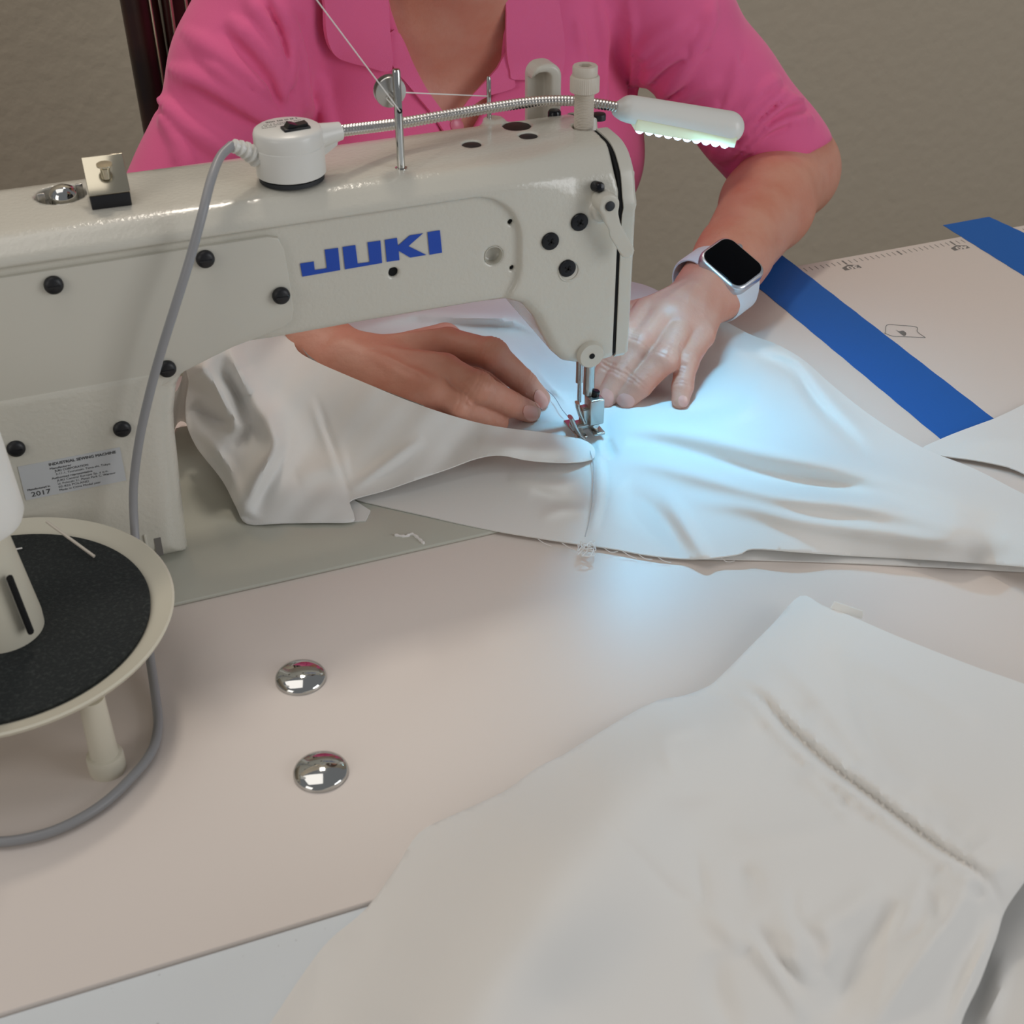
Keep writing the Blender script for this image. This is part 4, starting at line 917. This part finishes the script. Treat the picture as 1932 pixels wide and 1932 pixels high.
# band: wraps the wrist in the plane of lx and the wrist radius
bandaxis = ly; bc = cen-nrm*.024
n_ = 72; V = []; Fq = []
def wristhit(dirv):
    t = .05
    for _ in range(60): t -= np.clip(arms((bc+dirv*t)[None])[0]*.6, -.01, .01)
    return t
ctr = Wc; 
q = hc-Wc; bc = cen-nrm*.0235
for i in range(n_+1):
    a = 2*math.pi*i/n_; dv = nrm*math.cos(a)+lx*math.sin(a); rad = .0255
    # ellipse hugging the wrist
    t = max(wristhit(dv)+.0012, .012); V.append((a, t))
T_ = np.array([v[1] for v in V]); T_ = (np.roll(T_, 1)+T_+np.roll(T_, -1)+np.roll(T_, 2)+np.roll(T_, -2))/5; T_[-1] = T_[0]
g = G(); VV = []; FF = []
for i in range(n_+1):
    a = V[i][0]; dv = nrm*math.cos(a)+lx*math.sin(a); hw = .0105; t = T_[i]
    ca_ = abs(math.atan2(math.sin(a), math.cos(a))); hw = .0105+.0035*math.exp(-((ca_-.75)/.35)**2)
    for s_, tt in ((-1, t), (-1, t+.0012), (-.85, t+.0020), (.85, t+.0020), (1, t+.0012), (1, t)): VV.append(bc+dv*tt+ly*hw*s_)
for i in range(n_):
    for k in range(6): FF.append((i*6+k, i*6+(k+1) % 6, (i+1)*6+(k+1) % 6, (i+1)*6+k))
bo = g.add(VV, FF).make('watch_band', m_band, WT, sharp=50); fixn(bo)
# ================================================================== chair behind the person
CHR = thing('armless_chair', 'dark wooden chair with brown leather back and nail heads behind the person', 'chair', (-.04, .60, -.75))
cy_ = .565; xL = P(290, 95, Y=cy_)[0]; xR = .155
G().tube([(xL, cy_+.02, -.75), (xL, cy_, -.30), (xL-.004, cy_, .05), (xL-.012, cy_+.012, .46)], .016, 16, cr=6).make('back_post', m_wood, CHR)
G().tube([(xR, cy_+.02, -.75), (xR, cy_, -.30), (xR+.004, cy_, .05), (xR+.012, cy_+.012, .46)], .016, 16, cr=6).make('back_post', m_wood, CHR)
G().box((xL+.012, cy_-.008, -.16), (xR-.012, cy_+.018, .44), bev=.004).make('back_panel', m_wood, CHR)
G().box((xL+.046, cy_-.020, -.12), (xR-.046, cy_-.004, .41), bev=.006).make('leather_back', m_leather, CHR)
for sx in (xL+.019, xL+.032): G().box((sx-.0016, cy_-.0115, -.16), (sx+.0016, cy_-.006, .44), bev=.0010).make('edge_highlight', m_magnet, CHR)  # bright metal strips standing in for highlights along the wooden frame edges
G().tube([(xL+.004, cy_-.0155, -.2), (xL+.002, cy_-.0155, .1), (xL-.004, cy_-.006, .44)], .0012, 8).make('edge_highlight', m_magnet, CHR)  # same highlight strip, along the left post
for i in range(17): G().lathe([(.0062, -.001), (.0055, .0018), (.003, .0034), (0, .0038)], (xL+.053, cy_-.0195, -.10+i*.031), (0, -1, 0), n=16).make('nail_head', m_brass, CHR)
G().box((xL-.01, .16+.03, -.42), (xR+.01, cy_, -.385), bev=.006).make('seat', m_leather, CHR)
for sx in (xL+.01, xR-.01): G().lathe([(.020, 0), (.014, .1), (.020, .33)], (sx, .215, -.75), n=20).make('front_leg', m_wood, CHR)
# ================================================================== fabric being sewn
g = G()
base_out = [(500, 690), (540, 640), (600, 600), (680, 575), (780, 552), (870, 538), (960, 528), (1050, 522), (1130, 522), (1195, 532), (1235, 545), (1290, 575), (1340, 592), (1372, 608), (1418, 632), (1462, 648), (1503, 670), (1530, 690), (1565, 722), (1627, 772), (1690, 815), (1752, 850), (1840, 885), (1932, 932), (2050, 985), (2200, 1060), (2060, 1082), (1932, 1068), (1800, 1058), (1700, 1052), (1600, 1047), (1500, 1040), (1420, 1035), (1390, 1046), (1310, 1054), (1230, 1048), (1150, 1034), (1090, 1026), (1000, 1012), (935, 1001), (870, 988), (800, 972), (720, 954), (660, 938), (600, 905), (540, 800)]
z0 = .0042
ctrl = [(560, 700, z0), (650, 640, z0), (800, 600, .008), (960, 580, .010), (1100, 570, .006), (1200, 550, .006), (1290, 585, .006), (1300, 690, .0050), (1150, 700, .0045), (1000, 700, .0045), (1030, 640, .006), (900, 780, .0040), (1000, 800, .0040), (1108, 830, .0036), (1200, 770, .0050), (1280, 775, .0050),
 (700, 900, .0036), (660, 935, .0034), (800, 960, .0034), (935, 995, .0034), (1090, 1020, .0026), (1230, 1043, .003), (1310, 1048, .0045), (1050, 940, .006), (1120, 900, .0055), (1125, 960, .0055), (1200, 1000, .004),
 (1380, 700, .009), (1450, 760, .012), (1550, 830, .015), (1640, 860, .010), (1500, 690, .004), (1600, 755, .004), (1700, 828, .004), (1840, 890, .010), (1932, 940, .014), (2150, 1060, .01),
 (1400, 1030, .008), (1500, 1030, .010), (1600, 1038, .006), (1700, 1046, .006), (1850, 1058, .006), (1650, 960, .020), (1800, 1000, .022), (1950, 1030, .022), (1450, 960, .016)]
lines = [
 ([(1150, 815), (1200, 803), (1300, 812), (1420, 842), (1560, 872), (1700, 905), (1850, 950), (2000, 1000)], .0085, 26),
 ([(1180, 838), (1260, 850), (1360, 880), (1460, 905), (1600, 925), (1750, 965), (1900, 1010)], -.0080, 20),
 ([(1140, 868), (1220, 868), (1310, 888), (1420, 920), (1520, 940), (1660, 950), (1800, 985), (1950, 1030)], .0090, 24),
 ([(1170, 920), (1230, 975), (1310, 1050)], -.0045, 26), ([(1250, 930), (1285, 980), (1305, 1015), (1345, 1070)], .0060, 16), ([(1290, 945), (1400, 955), (1520, 985), (1700, 1010), (1900, 1040)], .004, 16),
 ([(1170, 755), (1290, 778), (1380, 765), (1470, 720)], -.0025, 14), ([(1330, 790), (1400, 770), (1460, 700)], .0035, 22),
 ([(1385, 640), (1440, 672), (1500, 700), (1540, 760), (1600, 820), (1640, 862)], -.0050, 13), ([(1350, 648), (1420, 658), (1490, 675), (1530, 715), (1580, 770), (1660, 845)], .0040, 14),
 ([(640, 628), (800, 590), (940, 596), (1050, 600)], .006, 12), ([(790, 604), (880, 600), (960, 606), (1050, 640)], .005, 9), ([(1010, 690), (1040, 730), (1075, 760)], .0022, 6), ([(960, 620), (1040, 680), (1100, 720)], -.002, 16), ([(1010, 745), (1050, 735), (1090, 745)], .002, 8), ([(1000, 800), (1050, 795), (1090, 805)], .0025, 6),
 ([(1100, 870), (1128, 860), (1130, 930), (1115, 1010)], .0025, 9), ([(1112, 860), (1117, 930), (1104, 1010)], -.0012, 3.5), ([(1142, 860), (1146, 930), (1130, 1010)], -.0012, 4),
 ([(1145, 826), (1150, 845), (1165, 862)], -.0035, 8), ([(1130, 828), (1134, 850), (1150, 868)], .003, 6),
 ([(1000, 930), (1060, 945), (1110, 950)], -.003, 12), ([(960, 900), (1040, 915), (1100, 905)], .004, 12), ([(1020, 975), (1070, 960), (1112, 968)], .0025, 10)]
sheet(g, base_out, ctrl, lines, 5.5, zmin=.0027)
# upper layer: the panel standing up in front of the left hand
flap = [(352, 800), (350, 760), (356, 722), (352, 690), (378, 668), (430, 648), (500, 622), (545, 628), (562, 662), (600, 684), (650, 706), (700, 727), (760, 752), (830, 777), (900, 797), (960, 808), (1020, 815), (1075, 824), (1106, 832), (1122, 848), (1116, 866), (1070, 872), (1000, 868), (945, 858), (900, 864), (845, 884), (780, 906), (725, 925), (665, 942), (662, 955), (668, 972), (662, 984), (600, 985), (530, 986), (466, 987), (445, 955), (425, 915), (408, 890), (385, 862), (368, 838)]
fc_ = [(345, 760, .040), (356, 720, .055), (370, 700, .070), (430, 655, .075), (500, 630, .066), (545, 632, .056), (600, 684, .050), (700, 727, .047), (830, 777, .036), (960, 808, .022), (1075, 824, .012), (1120, 850, .0080), (1070, 872, .0120), (940, 860, .0190), (850, 884, .0150), (780, 906, .0120), (665, 942, .0080), (600, 880, .014), (700, 860, .018), (850, 860, .016), (600, 780, .032), (480, 800, .034), (420, 840, .032), (370, 830, .026), (430, 900, .016), (466, 985, .0040), (560, 984, .0045), (660, 982, .0050), (640, 950, .009), (540, 930, .0150), (470, 900, .018)]
fl = [
 ([(352, 700), (385, 700), (410, 730), (440, 785), (460, 820)], .009, 17), ([(390, 690), (430, 720), (455, 765), (462, 800)], -.006, 18), ([(452, 700), (480, 760), (510, 800), (520, 850), (480, 920), (462, 975)], .014, 26),
 ([(520, 780), (540, 840), (500, 920), (480, 970)], -.006, 14), ([(365, 760), (400, 790), (440, 800)], -.008, 14), ([(360, 800), (410, 850), (440, 900), (460, 970)], .004, 10), ([(430, 650), (450, 700), (470, 745)], .006, 14),
 ([(595, 745), (622, 820), (645, 890), (662, 950)], -.0012, 6), ([(585, 750), (612, 830), (635, 900)], .0010, 8),
 ([(560, 900), (620, 880), (660, 875)], .004, 22), ([(660, 925), (720, 880), (800, 825)], .003, 10), ([(900, 835), (1000, 848), (1090, 850)], .004, 14)]
def fl_sheet():
    sheet(g, flap, fc_, fl, 5.0, zmin=.0036, wob=.0004)
fl_sheet()
# cloth added behind the standing panel, closing the tent to darken its hollow
tp = spline([P(a, b, z=c) for a, b, c in [(285, 770, .040), (312, 752, .046), (335, 735, .050), (352, 690, .058), (378, 672, .070), (430, 652, .074), (500, 628, .066), (545, 632, .056), (600, 684, .049), (700, 727, .046), (800, 765, .038)]], 4); Vc = []; Fc_ = []; nr = 6
for i, t in enumerate(tp):
    for k in range(nr+1): f_ = k/nr; Vc.append((t[0]-.004*f_, t[1]+.030*f_+.004*math.sin(i*.8)*f_, t[2]*(1-f_)+.003*f_))
for i in range(len(tp)-1):
    for k in range(nr): a_ = i*(nr+1)+k; Fc_.append((a_, a_+1, a_+nr+2, a_+nr+1))
g.add(Vc, Fc_)
# tucked hem and corner beneath the panel
sheet(g, [(645, 948), (668, 943), (699, 963), (690, 982), (655, 984), (640, 975)], [(645, 950, .0035), (668, 943, .0040), (699, 963, .0030), (690, 982, .0030), (650, 984, .0030)], [], 5, zmin=.0028, smooth=False)
sheet(g, [(1740, 852), (1775, 828), (1875, 790), (1990, 750), (2100, 830), (1980, 900), (1900, 880), (1840, 868)], [(1750, 852, .002), (1875, 790, .0022), (1990, 760, .003), (1960, 890, .004), (1840, 850, .0035), (2080, 830, .003)], [([(1800, 850), (1870, 830), (1950, 840)], .0015, 12)], 7, zmin=.0012)
# fold of the underside along the lower right edge
sheet(g, [(1300, 1052), (1380, 1040), (1430, 1020), (1470, 1008), (1560, 1016), (1700, 1032), (1932, 1050), (2100, 1066), (2100, 1092), (1932, 1078), (1700, 1066), (1560, 1060), (1430, 1056)], [(1300, 1050, .0022), (1430, 1020, .005), (1470, 1008, .006), (1700, 1035, .005), (1932, 1055, .005), (2100, 1090, .002), (1932, 1076, .0016), (1700, 1064, .0016), (1430, 1054, .0016)], [], 7, zmin=.0013)
CL = g.make('sewn_fabric', m_cloth, None, sharp=70, origin=(0, 0, .003)); tag(CL, 'white cotton fabric under the presser foot, spread in folds across machine bed and table', 'fabric')
# stitched seam and loose threads
g = G()
g.tube([P(a, b, z=.0085) for a, b in [(1113, 850), (1120, 880), (1119, 930), (1112, 980), (1104, 1012)]], .00030, 5, cr=6); g.make('seam_stitching', m_seam, CL)
g = G(); rnd = random.Random(5)
for k in range(5):
    cx_, cy2 = 1106, 1034; pts = [(cx_+rnd.uniform(-16, 18), cy2+rnd.uniform(-14, 16)) for _ in range(6)]; g.tube([P(a, b, z=.0046+.0004*k) for a, b in pts], .00028, 5, cr=6)
g.make('thread_tangle', m_thread, CL)
for (x, y) in [(1015, 1017), (1060, 1024), (1140, 1034), (1175, 1040), (1205, 1046), (1240, 1050), (1360, 1052)]:
    G().tube([P(x, y, z=.004), P(x+12, y+8, z=.002), P(x+26, y+10+rnd.uniform(-4, 6), z=.0012)], .00020, 5, cr=4).make('frayed_thread', m_thread, CL)
g = G(); g.tube([P(a, b, z=.008) for a, b in [(985, 698), (1003, 706), (1022, 728), (1045, 748), (1060, 772), (1075, 790)]], .00025, 5, cr=6); g.make('thread_tail', m_grey, CL)
g = G(); g.tube([P(a, b, z=.0024) for a, b in [(745, 1010), (765, 1012), (778, 1008), (792, 1018), (800, 1026)]], .0009, 8, cr=5, rf=lambda i: 1+.3*math.sin(i*2.1)); o = g.make('lint_scrap', m_thread, None, origin=tuple(P(770, 1012, z=.0022))); tag(o, 'small curl of white lint lying on the machine bed edge', 'lint')
# ================================================================== foreground garment
g = G()
go = [(1510, 1124), (1552, 1142), (1600, 1160), (1700, 1203), (1830, 1254), (1932, 1290), (2060, 1340), (2060, 1480), (1990, 1580), (1935, 1660), (1897, 1716), (1880, 1770), (1850, 1850), (1812, 1935), (1780, 2060), (420, 2060), (470, 1990), (520, 1915), (570, 1840), (620, 1775), (690, 1715), (745, 1640), (790, 1572), (850, 1540), (905, 1515), (960, 1488), (1010, 1450), (1060, 1425), (1105, 1398), (1180, 1352), (1240, 1322), (1290, 1312), (1335, 1295), (1360, 1275), (1410, 1225), (1460, 1175)]
gc_ = [(1510, 1124, .010), (1600, 1160, .010), (1830, 1254, .012), (2060, 1340, .014), (1990, 1580, .030), (1897, 1716, .020), (1850, 1850, .016), (1780, 2060, .014), (1360, 1275, .006), (1290, 1312, .005), (1180, 1352, .004), (1060, 1425, .003), (960, 1488, .003), (850, 1540, .003), (745, 1640, .002), (620, 1775, .001), (470, 1990, .001),
 (1250, 1385, .034), (1130, 1450, .044), (1000, 1560, .056), (930, 1650, .062), (860, 1780, .064), (790, 1930, .066), (880, 1570, .012), (800, 1650, .012), (720, 1780, .010), (640, 1930, .010),
 (1400, 1300, .022), (1480, 1380, .026), (1600, 1480, .030), (1760, 1600, .032), (1860, 1670, .030), (1600, 1300, .018), (1750, 1400, .024), (1900, 1450, .028), (1300, 1560, .047), (1450, 1700, .048), (1200, 1800, .061), (1600, 1850, .034), (1750, 1800, .030), (1050, 1900, .066), (1400, 1930, .046)]
gl_ = [([(1362, 1288), (1430, 1312), (1480, 1366), (1560, 1440), (1640, 1500), (1760, 1590), (1850, 1650), (1892, 1708)], -.0050, 8), ([(1372, 1270), (1440, 1298), (1495, 1352), (1575, 1425), (1655, 1485), (1775, 1575), (1865, 1640)], .0034, 11), ([(1355, 1300), (1420, 1325), (1465, 1378), (1545, 1452), (1630, 1515), (1750, 1605), (1845, 1668)], .0034, 11),
 ([(1235, 1385), (1280, 1380), (1330, 1372)], .003, 10), ([(1245, 1390), (1260, 1430), (1280, 1470)], .002, 12), ([(1130, 1540), (1200, 1610), (1280, 1690), (1330, 1700)], -.0022, 12), ([(1310, 1600), (1322, 1660), (1336, 1720)], -.0025, 12), ([(1400, 1740), (1440, 1800), (1490, 1870), (1520, 1930)], .004, 16), ([(1420, 1740), (1470, 1810), (1510, 1880)], -.003, 14),
 ([(1460, 1240), (1520, 1290), (1580, 1360), (1640, 1440)], .003, 16), ([(1560, 1220), (1600, 1300), (1640, 1400), (1720, 1500)], -.004, 24), ([(1600, 1230), (1720, 1290), (1850, 1370)], .003, 22), ([(1500, 1440), (1560, 1500), (1620, 1570)], .002, 12),
 ([(1700, 1700), (1640, 1800), (1560, 1932)], -.007, 30), ([(1840, 1640), (1800, 1720), (1720, 1830), (1640, 1950)], .006, 22), ([(1880, 1730), (1840, 1830), (1790, 1940)], .004, 12), ([(1750, 1650), (1700, 1740), (1600, 1850)], .003, 18), ([(1290, 1330), (1360, 1310), (1390, 1320)], -.003, 14), ([(1200, 1480), (1300, 1500), (1420, 1460)], .0015, 20), ([(1380, 1560), (1460, 1580), (1600, 1560)], .002, 20), ([(1520, 1760), (1600, 1720), (1660, 1660)], .003, 24)]
sm_ = spline([(1362, 1288), (1430, 1312), (1480, 1366), (1560, 1440), (1640, 1500), (1760, 1590), (1850, 1650), (1892, 1708)], 4); rp = random.Random(11)
for i in range(2, len(sm_)-2):
    t_ = sm_[i+1]-sm_[i-1]; t_ /= np.linalg.norm(t_); n_ = np.array([-t_[1], t_[0]])
    for sd_ in (1, -1):
        if rp.random() < .45:
            L_ = rp.uniform(30, 80); a_ = sm_[i]+n_*sd_*8+t_*rp.uniform(-8, 8); gl_.append(([tuple(a_+n_*sd_*6), tuple(a_+n_*sd_*L_*.45+t_*rp.uniform(-8, 8)), tuple(a_+n_*sd_*L_+t_*rp.uniform(-18, 18))], rp.choice([-1, 1])*rp.uniform(.0010, .0018), rp.uniform(10, 16)))
for k in range(12):
    x_, y_ = rp.uniform(1300, 1750), rp.uniform(1450, 1850); an = rp.uniform(.3, 1.5); L_ = rp.uniform(60, 170); b_ = rp.uniform(-20, 20)
    gl_.append(([(x_, y_), (x_+L_*.5*math.cos(an)+b_, y_+L_*.5*math.sin(an)), (x_+L_*math.cos(an), y_+L_*math.sin(an))], rp.choice([-1, 1])*rp.uniform(.0015, .0035), rp.uniform(12, 26)))
sheet(g, go, gc_, gl_, 9, zmin=.0006, wob=.0)
GM = g.make('white_garment', m_cloth2, None, sharp=70, origin=tuple(P(1300, 1600, z=.0))); tag(GM, 'rumpled white cotton garment with a stitched seam, blurred in the right foreground', 'garment')
g = G(); sheet(g, [(1900, 1640), (2060, 1460), (2160, 1500), (2160, 2100), (1740, 2100), (1812, 1935), (1850, 1850), (1880, 1770)], [(1900, 1640, .004), (2060, 1460, .006), (2100, 1800, .006), (1800, 2000, .004), (1880, 1800, .003)], [([(1900, 1800), (1880, 1880), (1850, 1960)], .003, 14)], 14, zmin=.0006); g.make('under_layer', m_cloth2, GM)
g = G(); g.prism([(0, 0), (.016, -.0055), (.0165, -.0015), (.002, .0035)], P(1568, 1148, z=.0115), tuple(RT), tuple(UP), (0, .0006, 0)); g.make('woven_tag', m_white, GM, smooth=False)
